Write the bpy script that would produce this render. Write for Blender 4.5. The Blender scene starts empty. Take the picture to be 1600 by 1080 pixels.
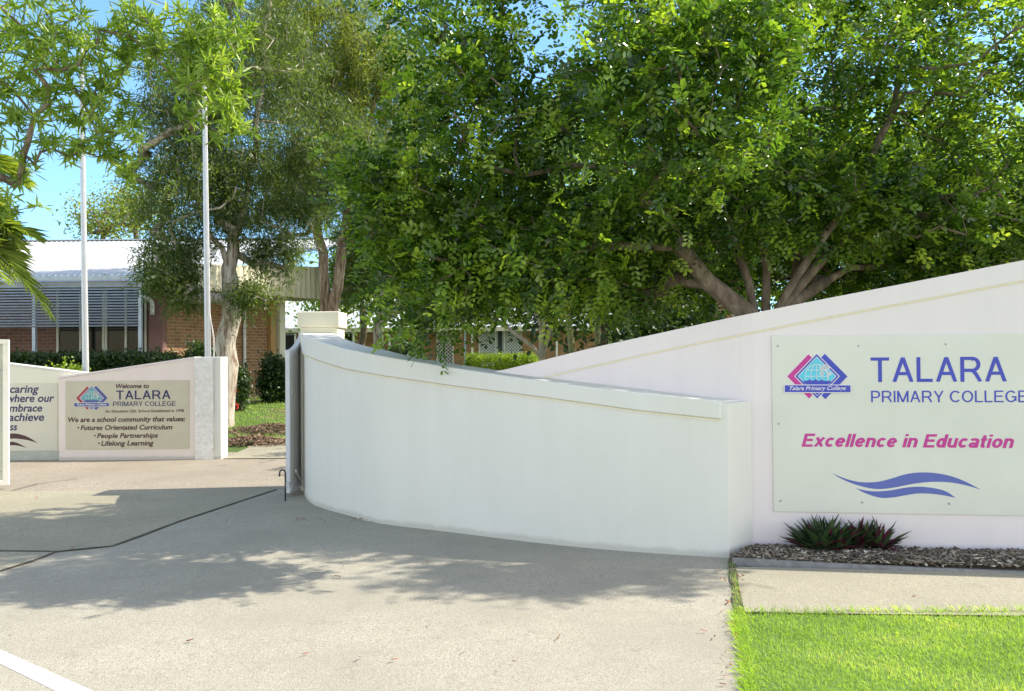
import bpy, math, random
import numpy as np
from mathutils import Vector, Matrix

# ------------------------------------------------------------------ camera, sky, sun, exposure
scene = bpy.context.scene
H = 1.40                      # eye height
FPX = 1333.0                  # focal length in pixels of the 1600 px wide photograph
PITCH, ROLL = math.radians(0.75), math.radians(-0.45)
cam_d = bpy.data.cameras.new("camera")
cam = bpy.data.objects.new("camera", cam_d)
scene.collection.objects.link(cam)
cam_d.sensor_width = 36.0
cam_d.lens = 36.0 * FPX / 1600.0
cam_d.clip_start, cam_d.clip_end = 0.05, 2000.0
CAM_R = Matrix.Rotation(math.pi / 2 + PITCH, 3, 'X') @ Matrix.Rotation(ROLL, 3, 'Z')
cam.matrix_world = Matrix.Translation((0, 0, H)) @ CAM_R.to_4x4()
scene.camera = cam

SUN = Vector((1.10, 0.13, 1.0)).normalized()      # towards the sun
world = bpy.data.worlds.new("World")
scene.world = world
world.use_nodes = True
wn = world.node_tree.nodes
sky = wn.new("ShaderNodeTexSky")
sky.sky_type = 'NISHITA'
sky.sun_disc = False
sky.sun_elevation = math.asin(SUN.z)
sky.sun_rotation = math.atan2(SUN.x, SUN.y)
sky.air_density, sky.dust_density, sky.ozone_density = 0.7, 0.35, 0.6
wn["Background"].inputs[1].default_value = 0.15
sky_tint = wn.new("ShaderNodeMix"); sky_tint.data_type = 'RGBA'; sky_tint.blend_type = 'MULTIPLY'
sky_tint.inputs[0].default_value = 1.0
# clear blue low down, warm brightening added overhead to lift and warm the shade
sky_co = wn.new("ShaderNodeTexCoord"); sky_xyz = wn.new("ShaderNodeSeparateXYZ"); sky_ramp = wn.new("ShaderNodeValToRGB")
world.node_tree.links.new(sky_co.outputs["Generated"], sky_xyz.inputs[0]); world.node_tree.links.new(sky_xyz.outputs[2], sky_ramp.inputs[0])
sky_ramp.color_ramp.elements.new(0.4)
for e, (p, c) in zip(sky_ramp.color_ramp.elements, ((0.0, (.46, .60, .69)), (0.38, (.62, .82, .84)), (0.75, (1.75, 1.40, 1.06)))):
    e.position = p; e.color = (*c, 1)
# sky behind the viewer made warm and bright as added fill for shaded walls
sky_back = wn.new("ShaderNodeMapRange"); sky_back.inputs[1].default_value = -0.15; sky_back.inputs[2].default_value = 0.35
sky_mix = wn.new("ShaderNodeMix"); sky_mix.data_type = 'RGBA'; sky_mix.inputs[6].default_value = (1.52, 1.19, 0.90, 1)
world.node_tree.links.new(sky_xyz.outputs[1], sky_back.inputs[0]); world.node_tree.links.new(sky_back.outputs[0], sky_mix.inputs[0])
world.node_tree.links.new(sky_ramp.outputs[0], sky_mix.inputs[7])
world.node_tree.links.new(sky_mix.outputs[2], sky_tint.inputs[7])
world.node_tree.links.new(sky.outputs[0], sky_tint.inputs[6])
world.node_tree.links.new(sky_tint.outputs[2], wn["Background"].inputs[0])
sun_d = bpy.data.lights.new("sun", 'SUN')
sun_d.energy, sun_d.angle, sun_d.color = 2.5, math.radians(0.5), (1.0, 0.93, 0.80)
sun = bpy.data.objects.new("sun", sun_d)
scene.collection.objects.link(sun)
sun.rotation_euler = SUN.to_track_quat('Z', 'Y').to_euler()
scene.view_settings.view_transform = 'Standard'
scene.view_settings.look = 'None'
scene.view_settings.gamma = 1.0
scene.view_settings.exposure = 1.65
scene.cycles.max_bounces = 10
scene.cycles.transparent_max_bounces = 8

# ------------------------------------------------------------------ helpers
rng = np.random.default_rng(7)
col = scene.collection

def ray(px, py):
    return CAM_R @ Vector(((px - 800) / FPX, (540 - py) / FPX, -1.0))
def G(px, py, z=0.0):                 # point of the plane z seen at a spot of the photograph
    d = ray(px, py); t = (z - H) / d.z
    return Vector((d.x * t, d.y * t, z))
def D(px, py, y):                     # point at distance y seen at a spot of the photograph
    d = ray(px, py); t = y / d.y
    return Vector((d.x * t, y, H + d.z * t))
def Z(px, py, y): return D(px, py, y).z
def X(px, y, py=556): return D(px, py, y).x

def tag(o, label=None, cat=None, group=None, kind=None):
    if label: o["label"] = label
    if cat: o["category"] = cat
    if group: o["group"] = group
    if kind: o["kind"] = kind
    return o
def empty(name, loc, label, cat, group=None, rz=0.0):
    o = bpy.data.objects.new(name, None)
    o.empty_display_size = 0.2
    o.location = loc; o.rotation_euler = (0, 0, rz)
    col.objects.link(o)
    return tag(o, label, cat, group)
def wloc(o):
    v = Vector((0, 0, 0))
    while o is not None:
        v += o.location; o = o.parent
    return v

class MB:
    """collects polygons; build() links them as one mesh object"""
    def __init__(s): s.v = []; s.f = []; s.big = []; s.n = 0; s.t = []
    def add(s, vs, fs):
        b = s.n
        s.v.extend(tuple(v) for v in vs); s.n += len(vs)
        s.f.extend(tuple(i + b for i in f) for f in fs)
        return s
    def box(s, c, size, rz=0.0, m=None):
        hx, hy, hz = size[0] / 2, size[1] / 2, size[2] / 2
        vs = [Vector((x, y, z)) for z in (-hz, hz) for y in (-hy, hy) for x in (-hx, hx)]
        R = m if m is not None else Matrix.Rotation(rz, 3, 'Z')
        vs = [R @ v + Vector(c) for v in vs]
        return s.add(vs, [(0, 2, 3, 1), (4, 5, 7, 6), (0, 1, 5, 4), (2, 6, 7, 3), (0, 4, 6, 2), (1, 3, 7, 5)])
    def bar(s, a, b, w, h):
        """box from a to b, w wide and h high"""
        a, b = Vector(a), Vector(b); d = b - a; L = d.length; d.normalize()
        up = Vector((0, 0, 1)) if abs(d.z) < .95 else Vector((0, 1, 0))
        sx = d.cross(up).normalized(); u = sx.cross(d)
        R = Matrix((d, sx, u)).transposed()
        return s.box((a + b) / 2, (L, w, h), m=R)
    def prism(s, poly, z0, z1):
        n = len(poly)
        vs = [(p[0], p[1], z0) for p in poly] + [(p[0], p[1], z1) for p in poly]
        fs = [tuple(range(n))[::-1], tuple(range(n, 2 * n))] + [(i, (i + 1) % n, n + (i + 1) % n, n + i) for i in range(n)]
        return s.add(vs, fs)
    def plate(s, poly, y0, y1):
        """outline in local x, z given a thickness along local y"""
        n = len(poly)
        vs = [(p[0], y0, p[1]) for p in poly] + [(p[0], y1, p[1]) for p in poly]
        fs = [tuple(range(n)), tuple(range(n, 2 * n))[::-1]] + [(i, n + i, n + (i + 1) % n, (i + 1) % n) for i in range(n)]
        return s.add(vs, fs)
    def tube(s, pts, rad, k=8, cap=True):
        pts = [Vector(p) for p in pts]
        if not hasattr(rad, '__len__'): rad = [rad] * len(pts)
        base = []; nrm = None
        for i, p in enumerate(pts):
            d = (pts[min(i + 1, len(pts) - 1)] - pts[max(i - 1, 0)]).normalized()
            if nrm is None:
                nrm = d.orthogonal().normalized()
            nrm = (nrm - d * nrm.dot(d))
            nrm = nrm.normalized() if nrm.length > 1e-6 else d.orthogonal().normalized()
            b = d.cross(nrm)
            base += [p + (nrm * math.cos(2 * math.pi * j / k) + b * math.sin(2 * math.pi * j / k)) * rad[i] for j in range(k)]
        fs = []
        for i in range(len(pts) - 1):
            for j in range(k):
                fs.append((i * k + j, i * k + (j + 1) % k, (i + 1) * k + (j + 1) % k, (i + 1) * k + j))
        if cap:
            fs.append(tuple(range(k))[::-1]); fs.append(tuple(range((len(pts) - 1) * k, len(pts) * k)))
        return s.add(base, fs)
    def build(s, name, mat, parent=None, local=False, smooth=False, bevel=0.0):
        off = Vector((0, 0, 0)) if local or parent is None else wloc(parent)
        me = bpy.data.meshes.new(name)
        me.from_pydata([(v[0] - off.x, v[1] - off.y, v[2] - off.z) for v in s.v], [], s.f)
        me.validate()
        import bmesh
        bm = bmesh.new(); bm.from_mesh(me); bmesh.ops.recalc_face_normals(bm, faces=bm.faces); bm.to_mesh(me); bm.free()
        return link(name, me, mat, parent, smooth, bevel)

def link(name, me, mat, parent=None, smooth=False, bevel=0.0):
    o = bpy.data.objects.new(name, me)
    me.materials.append(mat)
    col.objects.link(o)
    if parent is not None: o.parent = parent
    if smooth: me.shade_smooth()
    if bevel:
        b = o.modifiers.new("bevel", 'BEVEL'); b.width = bevel; b.segments = 2; b.limit_method = 'ANGLE'; b.angle_limit = math.radians(40)
    return o

def fast_mesh(name, V, F, mat, parent=None, tint=None, local=False):
    """numpy quads to one mesh object, with a per-face 'tint' attribute"""
    V = np.asarray(V, dtype=np.float64).reshape(-1, 3)
    F = np.asarray(F, dtype=np.int32)
    if parent is not None and not local: V = V - np.array(wloc(parent))
    k = F.shape[1]
    me = bpy.data.meshes.new(name)
    me.vertices.add(len(V)); me.vertices.foreach_set("co", V.astype(np.float32).ravel())
    me.loops.add(F.size); me.loops.foreach_set("vertex_index", F.ravel())
    me.polygons.add(len(F)); me.polygons.foreach_set("loop_start", np.arange(0, F.size, k, dtype=np.int32))
    if tint is not None:
        a = me.attributes.new("tint", 'FLOAT', 'FACE'); a.data.foreach_set("value", np.asarray(tint, dtype=np.float32))
    me.update(calc_edges=True); me.validate()
    return link(name, me, mat, parent)

# ------------------------------------------------------------------ materials
def new_mat(name):
    m = bpy.data.materials.new(name); m.use_nodes = True
    nt = m.node_tree
    return m, nt, nt.nodes, nt.links, nt.nodes["Principled BSDF"]
def ramp(nt, fac, stops):
    r = nt.nodes.new("ShaderNodeValToRGB")
    cr = r.color_ramp
    while len(cr.elements) < len(stops): cr.elements.new(0.5)
    for e, (p, c) in zip(cr.elements, stops):
        e.position = p; e.color = (*c, 1)
    nt.links.new(fac, r.inputs[0]); return r.outputs[0]
def noise(nt, scale, detail=4, rough=.55, vec=None, dim=None):
    n = nt.nodes.new("ShaderNodeTexNoise")
    n.inputs["Scale"].default_value = scale; n.inputs["Detail"].default_value = detail; n.inputs["Roughness"].default_value = rough
    if vec is not None: nt.links.new(vec, n.inputs["Vector"])
    return n.outputs["Fac"]
def objco(nt, scale=(1, 1, 1)):
    t = nt.nodes.new("ShaderNodeTexCoord"); mp = nt.nodes.new("ShaderNodeMapping")
    mp.inputs["Scale"].default_value = scale
    nt.links.new(t.outputs["Object"], mp.inputs[0]); return mp.outputs[0]
def bump(nt, h, b, strength=.3, dist=.01):
    n = nt.nodes.new("ShaderNodeBump"); n.inputs["Strength"].default_value = strength; n.inputs["Distance"].default_value = dist
    nt.links.new(h, n.inputs["Height"]); nt.links.new(n.outputs[0], b.inputs["Normal"])
def mixc(nt, fac, a, b, mode='MIX'):
    n = nt.nodes.new("ShaderNodeMix"); n.data_type = 'RGBA'; n.blend_type = mode
    for s, v in ((n.inputs[0], fac), (n.inputs[6], a), (n.inputs[7], b)):
        if hasattr(v, 'is_linked') or hasattr(v, 'links'): nt.links.new(v, s)
        elif isinstance(v, (int, float)): s.default_value = v
        else: s.default_value = (*v, 1)
    return n.outputs[2]

def simple(name, c, rough=.5, metal=0.0, var=.12, scale=6.0, bmp=0.0, bscale=80.0, vscale=(1, 1, 1)):
    m, nt, N, L, b = new_mat(name)
    co = objco(nt, vscale)
    f = noise(nt, scale, 5, .6, co)
    lo = tuple(x * (1 - var) for x in c); hi = tuple(min(1, x * (1 + var)) for x in c)
    L.new(ramp(nt, f, [(.3, lo), (.7, hi)]), b.inputs["Base Color"])
    b.inputs["Roughness"].default_value = rough; b.inputs["Metallic"].default_value = metal
    if bmp: bump(nt, noise(nt, bscale, 3, .6, objco(nt)), b, bmp, .005)
    return m

def render_wall_mat(name, c, stain):
    """painted render: faint rain streaks, grime by the ground, fine stipple"""
    m, nt, N, L, b = new_mat(name)
    streak = noise(nt, 1.0, 5, .65, objco(nt, (5.0, 5.0, .35)))
    blot = noise(nt, 1.3, 4, .6, objco(nt))
    col1 = ramp(nt, streak, [(.30, tuple(x * .955 for x in c)), (.64, c)])
    col2 = mixc(nt, ramp(nt, blot, [(.42, (0, 0, 0)), (.72, (.55, .55, .55))]), col1, stain)
    sep = N.new("ShaderNodeSeparateXYZ"); tc = N.new("ShaderNodeNewGeometry"); L.new(tc.outputs["Position"], sep.inputs[0])
    ad = N.new("ShaderNodeMath"); ad.operation = 'MULTIPLY_ADD'
    L.new(noise(nt, 7, 4, .7, objco(nt)), ad.inputs[0]); ad.inputs[1].default_value = -.06; L.new(sep.outputs[2], ad.inputs[2])
    grime = ramp(nt, ad.outputs[0], [(.0, (.38, .38, .38)), (.03, (0, 0, 0))])
    L.new(mixc(nt, grime, col2, (.30, .27, .21)), b.inputs["Base Color"])
    b.inputs["Roughness"].default_value = .7
    bump(nt, noise(nt, 120, 4, .6, objco(nt)), b, .18, .004)
    return m

def concrete(name, base, dark, light, spots=190.0, stain=(.20, .18, .15)):
    m, nt, N, L, b = new_mat(name)
    co = objco(nt)
    v = N.new("ShaderNodeTexVoronoi"); v.inputs["Scale"].default_value = spots; L.new(co, v.inputs["Vector"])
    sp = N.new("ShaderNodeSeparateColor"); L.new(v.outputs["Color"], sp.inputs[0])
    agg = ramp(nt, sp.outputs[0], [(0.0, dark), (.25, base), (.7, base), (1.0, light)])
    big = noise(nt, .9, 6, .62, co)
    c1 = mixc(nt, ramp(nt, big, [(.33, (.75, .75, .75)), (.62, (0, 0, 0))]), agg, tuple(x * .78 for x in base))
    med = noise(nt, 5.0, 6, .7, co)
    c2 = mixc(nt, ramp(nt, med, [(.56, (0, 0, 0)), (.8, (.65, .65, .65))]), c1, stain)
    fine = noise(nt, 45.0, 4, .75, co)
    c3 = mixc(nt, ramp(nt, fine, [(.62, (0, 0, 0)), (.75, (.55, .55, .55))]), c2, tuple(x * .45 for x in base))
    L.new(c3, b.inputs["Base Color"])
    b.inputs["Roughness"].default_value = .85
    bump(nt, v.outputs["Distance"], b, .35, .004)
    return m

def brick(name, c1, c2, mortar, kx=1.0):
    m, nt, N, L, b = new_mat(name)
    t = N.new("ShaderNodeTexCoord"); s = N.new("ShaderNodeSeparateXYZ"); L.new(t.outputs["Object"], s.inputs[0])
    a = N.new("ShaderNodeMath"); a.operation = 'ADD'; L.new(s.outputs[0], a.inputs[0]); L.new(s.outputs[1], a.inputs[1])
    a2 = N.new("ShaderNodeMath"); a2.operation = 'MULTIPLY'; L.new(a.outputs[0], a2.inputs[0]); a2.inputs[1].default_value = kx
    cb = N.new("ShaderNodeCombineXYZ"); L.new(a2.outputs[0], cb.inputs[0]); L.new(s.outputs[2], cb.inputs[1])
    br = N.new("ShaderNodeTexBrick"); L.new(cb.outputs[0], br.inputs["Vector"])
    br.inputs["Scale"].default_value = 1.0; br.inputs["Brick Width"].default_value = .24; br.inputs["Row Height"].default_value = .086
    br.inputs["Mortar Size"].default_value = .011; br.inputs["Bias"].default_value = -.15
    br.inputs["Color1"].default_value = (*c1, 1); br.inputs["Color2"].default_value = (*c2, 1); br.inputs["Mortar"].default_value = (*mortar, 1)
    n = noise(nt, 3.0, 4, .6, cb.outputs[0])
    L.new(mixc(nt, ramp(nt, n, [(.5, (0, 0, 0)), (.8, (.5, .5, .5))]), br.outputs["Color"], tuple(x * .45 for x in c1)), b.inputs["Base Color"])
    b.inputs["Roughness"].default_value = .9
    bump(nt, br.outputs["Fac"], b, -.5, .01)
    return m

def leaf_mat(name, stops, trans=.45, rough=.42, tcol=None):
    m, nt, N, L, b = new_mat(name)
    at = N.new("ShaderNodeAttribute"); at.attribute_name = "tint"
    c = ramp(nt, at.outputs["Fac"], stops)
    L.new(c, b.inputs["Base Color"])
    b.inputs["Roughness"].default_value = rough; b.inputs["Specular IOR Level"].default_value = .6
    tr = N.new("ShaderNodeBsdfTranslucent")
    L.new(mixc(nt, 1.0, c, tcol or (2.5, 2.5, .8), 'MULTIPLY'), tr.inputs[0])
    mx = N.new("ShaderNodeMixShader"); mx.inputs[0].default_value = trans
    L.new(b.outputs[0], mx.inputs[1]); L.new(tr.outputs[0], mx.inputs[2]); L.new(mx.outputs[0], N["Material Output"].inputs[0])
    return m

def bark_mat(name, stops, scale=9.0, stretch=.25, bmp=.6):
    m, nt, N, L, b = new_mat(name)
    f = noise(nt, scale, 7, .7, objco(nt, (1, 1, stretch)))
    L.new(ramp(nt, f, stops), b.inputs["Base Color"])
    b.inputs["Roughness"].default_value = .9
    bump(nt, f, b, bmp, .03)
    return m

M = dict(
    white_wall=render_wall_mat("white render", (.71, .70, .655), (.65, .635, .57)),
    pink_wall=render_wall_mat("pinkish white render", (.80, .72, .72), (.75, .68, .665)),
    blush_wall=render_wall_mat("blush render", (.80, .70, .64), (.74, .65, .57)),
    cream_wall=render_wall_mat("cream render", (.82, .78, .63), (.76, .71, .57)),
    yellow=simple("yellowed sealant", (.80, .73, .52), .7, var=.08, scale=30),
    signface=simple("sign face", (.67, .66, .60), .32, var=.04, scale=2.0),
    oldsign=simple("aged sign face", (.53, .49, .37), .45, var=.07, scale=3.0),
    creamsign=simple("cream sign face", (.66, .62, .50), .45, var=.05, scale=3.0),
    blue=simple("royal blue vinyl", (.045, .06, .45), .4, var=.06),
    wave=simple("slate blue vinyl", (.10, .13, .42), .4, var=.06),
    magenta=simple("magenta vinyl", (.52, .03, .28), .4, var=.06),
    plum=simple("plum vinyl", (.40, .035, .22), .4, var=.06),
    cyan=simple("cyan vinyl", (.10, .55, .72), .4, var=.06),
    teal=simple("faded teal vinyl", (.07, .33, .36), .4, var=.06),
    redv=simple("red vinyl", (.34, .03, .04), .4, var=.06),
    navy=simple("navy vinyl", (.02, .02, .10), .4, var=.06),
    fadedblue=simple("faded blue vinyl", (.06, .08, .28), .4, var=.06),
    maroon=simple("dark maroon vinyl", (.06, .012, .02), .4, var=.06),
    whitev=simple("white vinyl", (.80, .78, .74), .4, var=.03),
    pinkv=simple("pale pink vinyl", (.75, .70, .72), .4, var=.03),
    screw=simple("screw", (.35, .37, .36), .35, .8),
    gate_grey=simple("powder coated grey", (.62, .63, .66), .45, var=.05, bmp=.05),
    gate_panel=simple("sheet grey", (.80, .79, .75), .5, var=.06),
    gate_white=simple("powder coated white", (.76, .74, .66), .4, var=.05),
    steel=simple("galvanised steel", (.42, .44, .46), .45, .6, var=.2, scale=18),
    darksteel=simple("dark steel", (.05, .05, .055), .5, .5),
    polealu=simple("brushed aluminium pole", (.46, .47, .49), .4, .5, var=.06),
    rope=simple("white rope", (.75, .74, .70), .8),
    concrete=concrete("driveway concrete", (.355, .328, .262), (.20, .178, .135), (.50, .475, .40)),
    slab=concrete("aggregate slab", (.335, .305, .218), (.165, .145, .095), (.47, .44, .355), 150),
    apron=concrete("brown aggregate", (.31, .265, .20), (.15, .115, .08), (.46, .41, .34), 110),
    paleconc=concrete("path concrete", (.325, .30, .225), (.20, .18, .13), (.44, .41, .33), 160),
    paint=concrete("worn road paint", (.82, .82, .80), (.66, .66, .63), (.88, .88, .87), 190, (.6, .6, .57)),
    edging=simple("grey kerb concrete", (.22, .215, .21), .85, var=.25, scale=20, bmp=.4),
    joint=simple("dirt in the joint", (.085, .07, .05), .95, var=.5, scale=40),
    soil=simple("dark soil", (.075, .055, .04), .95, var=.5, scale=25, bmp=.6, bscale=60),
    roofmetal=simple("pale roof sheet", (.46, .48, .51), .62, .0, var=.10),
    gutter=simple("grey blue gutter", (.45, .50, .53), .45, .1),
    creammetal=simple("cream fascia sheet", (.66, .61, .46), .5, var=.06),
    soffit=simple("cream soffit", (.56, .52, .38), .7),
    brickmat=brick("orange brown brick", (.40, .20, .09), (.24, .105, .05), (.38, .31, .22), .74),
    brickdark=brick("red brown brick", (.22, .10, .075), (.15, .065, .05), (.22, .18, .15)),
    brickfar=brick("ochre brick", (.50, .28, .12), (.26, .14, .07), (.32, .26, .2)),
    pinkbrown=simple("pink brown render", (.24, .125, .11), .75, var=.08),
    ochre=simple("ochre timber", (.48, .27, .10), .7, var=.12, scale=10),
    awning=simple("grey blue louvre blade", (.36, .41, .47), .4, .3),
    frame_cream=simple("cream window frame", (.56, .55, .44), .45),
    whitetrim=simple("white trim", (.78, .78, .76), .45),
    redpaint=simple("red brown paint", (.24, .05, .03), .6),
    timber=simple("brown timber", (.25, .12, .05), .8, var=.3, scale=12),
    doordark=simple("dark opening", (.02, .02, .024), .4),
    blueframe=simple("blue grey trim", (.32, .42, .52), .5),
)
def glass_mat():
    m, nt, N, L, b = new_mat("window glass")
    b.inputs["Base Color"].default_value = (.012, .016, .014, 1); b.inputs["Roughness"].default_value = .06
    b.inputs["Specular IOR Level"].default_value = .12
    return m
M["glass"] = glass_mat()
def screen_mat(name, bg, fg, sc):
    """diamond security mesh"""
    m, nt, N, L, b = new_mat(name)
    t = N.new("ShaderNodeTexCoord"); mp = N.new("ShaderNodeMapping"); L.new(t.outputs["Object"], mp.inputs[0])
    mp.inputs["Rotation"].default_value = (0, math.radians(45), 0)
    s = N.new("ShaderNodeSeparateXYZ"); L.new(mp.outputs[0], s.inputs[0])
    outs = []
    for ax in (0, 2):
        a = N.new("ShaderNodeMath"); a.operation = 'MULTIPLY'; L.new(s.outputs[ax], a.inputs[0]); a.inputs[1].default_value = sc
        f = N.new("ShaderNodeMath"); f.operation = 'FRACT'; L.new(a.outputs[0], f.inputs[0])
        g = N.new("ShaderNodeMath"); g.operation = 'LESS_THAN'; L.new(f.outputs[0], g.inputs[0]); g.inputs[1].default_value = .27
        outs.append(g.outputs[0])
    mx = N.new("ShaderNodeMath"); mx.operation = 'MAXIMUM'; L.new(outs[0], mx.inputs[0]); L.new(outs[1], mx.inputs[1])
    L.new(mixc(nt, mx.outputs[0], bg, fg), b.inputs["Base Color"]); b.inputs["Roughness"].default_value = .5
    return m
M["screen_door"] = screen_mat("security door mesh", (.02, .02, .02), (.75, .75, .72), 9)
M["screen_window"] = screen_mat("security window mesh", (.22, .25, .29), (.7, .72, .74), 10)
def ground_mat():
    m, nt, N, L, b = new_mat("lawn and bare earth")
    co = objco(nt)
    g = ramp(nt, noise(nt, 30, 5, .7, co), [(.3, (.045, .085, .012)), (.7, (.12, .20, .03))])
    e = ramp(nt, noise(nt, 40, 5, .7, co), [(.3, (.09, .06, .035)), (.7, (.22, .16, .10))])
    f = ramp(nt, noise(nt, .55, 5, .6, co), [(.50, (0, 0, 0)), (.58, (1, 1, 1))])
    L.new(mixc(nt, f, g, e), b.inputs["Base Color"]); b.inputs["Roughness"].default_value = .95
    bump(nt, noise(nt, 60, 4, .7, co), b, .8, .03)
    return m
M["ground"] = ground_mat()
def chip_mat(name, stops):
    m, nt, N, L, b = new_mat(name)
    at = N.new("ShaderNodeAttribute"); at.attribute_name = "tint"
    L.new(ramp(nt, at.outputs["Fac"], stops), b.inputs["Base Color"]); b.inputs["Roughness"].default_value = .9
    return m
M["chips"] = chip_mat("bark chips", [(0, (.035, .025, .018)), (.4, (.13, .10, .07)), (.75, (.33, .28, .215)), (1, (.62, .57, .48))])
M["brownchips"] = chip_mat("brown bark chips", [(0, (.05, .03, .018)), (.5, (.20, .125, .075)), (1, (.42, .31, .21))])
M["litter"] = chip_mat("dead leaves", [(0, (.14, .06, .03)), (.5, (.30, .15, .06)), (1, (.36, .04, .02))])
M["blade"] = leaf_mat("lawn blades", [(0, (.12, .20, .03)), (.3, (.19, .30, .055)), (.65, (.27, .385, .085)), (.9, (.38, .49, .15)), (1, (.50, .43, .22))], .4, .55)
M["leaf_big"] = leaf_mat("glossy broad leaf", [(0, (.016, .042, .010)), (.42, (.056, .115, .018)), (.72, (.17, .26, .035)), (1, (.34, .43, .065))], .45, .2)
M["leaf_mel"] = leaf_mat("narrow olive leaf", [(0, (.04, .07, .02)), (.6, (.08, .12, .03)), (1, (.16, .19, .05))], .42, .45)
M["leaf_mel_pale"] = leaf_mat("narrow grey olive leaf", [(0, (.08, .12, .028)), (.6, (.15, .19, .048)), (.95, (.25, .27, .07)), (1, (.34, .22, .08))], .5, .42)
M["leaf_mel_dark"] = leaf_mat("narrow dark leaf", [(0, (.045, .075, .022)), (.7, (.095, .14, .038)), (1, (.21, .25, .075))], .45, .38)
M["leaf_whorl"] = leaf_mat("bright lance leaf", [(0, (.075, .135, .02)), (.5, (.17, .26, .038)), (1, (.32, .40, .10))], .45, .36)
M["leaf_palm"] = leaf_mat("palm leaflet", [(0, (.08, .13, .025)), (.6, (.17, .23, .05)), (1, (.33, .35, .12))], .45, .35)
M["leaf_lime"] = leaf_mat("lime hedge leaf", [(0, (.09, .15, .012)), (1, (.26, .34, .03))], .4, .5)
M["leaf_dark"] = leaf_mat("dark shrub leaf", [(0, (.014, .035, .010)), (1, (.05, .095, .02))], .3, .45)
M["leaf_rhoeo"] = leaf_mat("green and purple strap leaf", [(0, (.025, .06, .025)), (.5, (.08, .135, .045)), (.52, (.085, .015, .035)), (1, (.15, .03, .065))], .25, .4, (1.2, 1.0, 1.0))
M["flower"] = chip_mat("cream bottlebrush", [(0, (.55, .55, .34)), (1, (.75, .74, .55))])
M["redflower"] = chip_mat("red flower heads", [(0, (.5, .02, .015)), (1, (.7, .06, .03))])
M["bark_grey"] = bark_mat("grey brown bark", [(.3, (.07, .05, .035)), (.5, (.16, .12, .085)), (.68, (.30, .25, .19)), (.8, (.42, .38, .31))], 10, .35)
M["bark_paper"] = bark_mat("papery bark", [(.30, (.07, .04, .025)), (.42, (.23, .165, .115)), (.50, (.43, .375, .30)), (.70, (.62, .58, .50))], 13, .14, 1.0)
M["bark_rust"] = bark_mat("rusty papery bark", [(.32, (.06, .035, .022)), (.45, (.20, .125, .08)), (.56, (.40, .30, .21)), (.74, (.60, .52, .42))], 13, .14, 1.0)
M["bark_pale"] = bark_mat("pale smooth bark", [(.3, (.30, .26, .19)), (.7, (.55, .50, .40))], 12, .4, .3)
M["palm_stem"] = bark_mat("ringed palm stem", [(.3, (.09, .11, .04)), (.6, (.22, .22, .09)), (.8, (.35, .31, .17))], 12, 3.0, .4)

# ------------------------------------------------------------------ the setting: ground, driveway, paths
def terrain(x, y):
    t = min(max((y - 13.5) / 9.0, 0), 1); t = t * t * (3 - 2 * t)
    return .42 * t + .25 * min(max((y - 24) / 14, 0), 1)
xs = sorted(set([-600, -250, -120, -60] + [round(-30 + i * .75, 2) for i in range(81)] + [60, 120, 250, 600]))
ys = sorted(set([-300, -60, -20] + [round(-6 + i * .75, 2) for i in range(75)] + [60, 80, 120, 250, 600]))
mb = MB()
vs = [(x, y, terrain(x, y) - .006) for y in ys for x in xs]
nx = len(xs)
mb.add(vs, [(j * nx + i, j * nx + i + 1, (j + 1) * nx + i + 1, (j + 1) * nx + i) for j in range(len(ys) - 1) for i in range(nx - 1)])
tag(mb.build("ground", M["ground"], smooth=True), kind="structure")

def sheet(name, poly, z, mat):
    m = MB(); n = len(poly)
    m.add([(p[0], p[1], z) for p in poly], [tuple(range(n))])
    return tag(m.build(name, mat), kind="structure")
EDGE = [G(1143, 880), G(1155, 960)]
ed = (EDGE[0] - EDGE[1]); e_far = EDGE[0] + ed * 1.2; e_near = EDGE[1] - ed * 6
JOINT = [(433, 765.8), (281, 816), (218, 840), (176, 855), (88, 864), (53, 878), (0, 894.6)]
jg = [G(*p) for p in JOINT]
far_y = G(433, 765.8).y
wall_y = G(200, 719).y
sheet("driveway", [(-14, -16), (e_near.x - 2.4, -16), (e_near.x, e_near.y), (e_far.x, e_far.y), (e_far.x, far_y + .02), (-14, far_y + .02)], .004, M["concrete"])
sheet("apron", [(-14, far_y), (1.0, far_y), (1.0, wall_y + .9), (-14, wall_y + .9)], .001, M["apron"])
sheet("slab", [(jg[0].x, far_y - .005)] + [(p.x, p.y) for p in jg[1:]] + [(-9, jg[-1].y - .9), (-9, far_y - .005)], .009, M["slab"])
sheet("footpath", [(G(1147, 888).x, G(1147, 888).y), (7, G(1600, 893).y - .55), (7, G(1600, 966).y - .3), (EDGE[1].x + .03, EDGE[1].y)], .012, M["paleconc"])
# concrete path leading past the lawn to the buildings
sheet("path", [(G(345, 719).x, wall_y), (G(450, 719).x + 1.2, wall_y), (G(450, 690).x + 2.2, 15.5), (G(450, 690).x + .3, 15.4), (G(400, 705).x - .3, 14.2)], .012, M["slab"])
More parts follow.
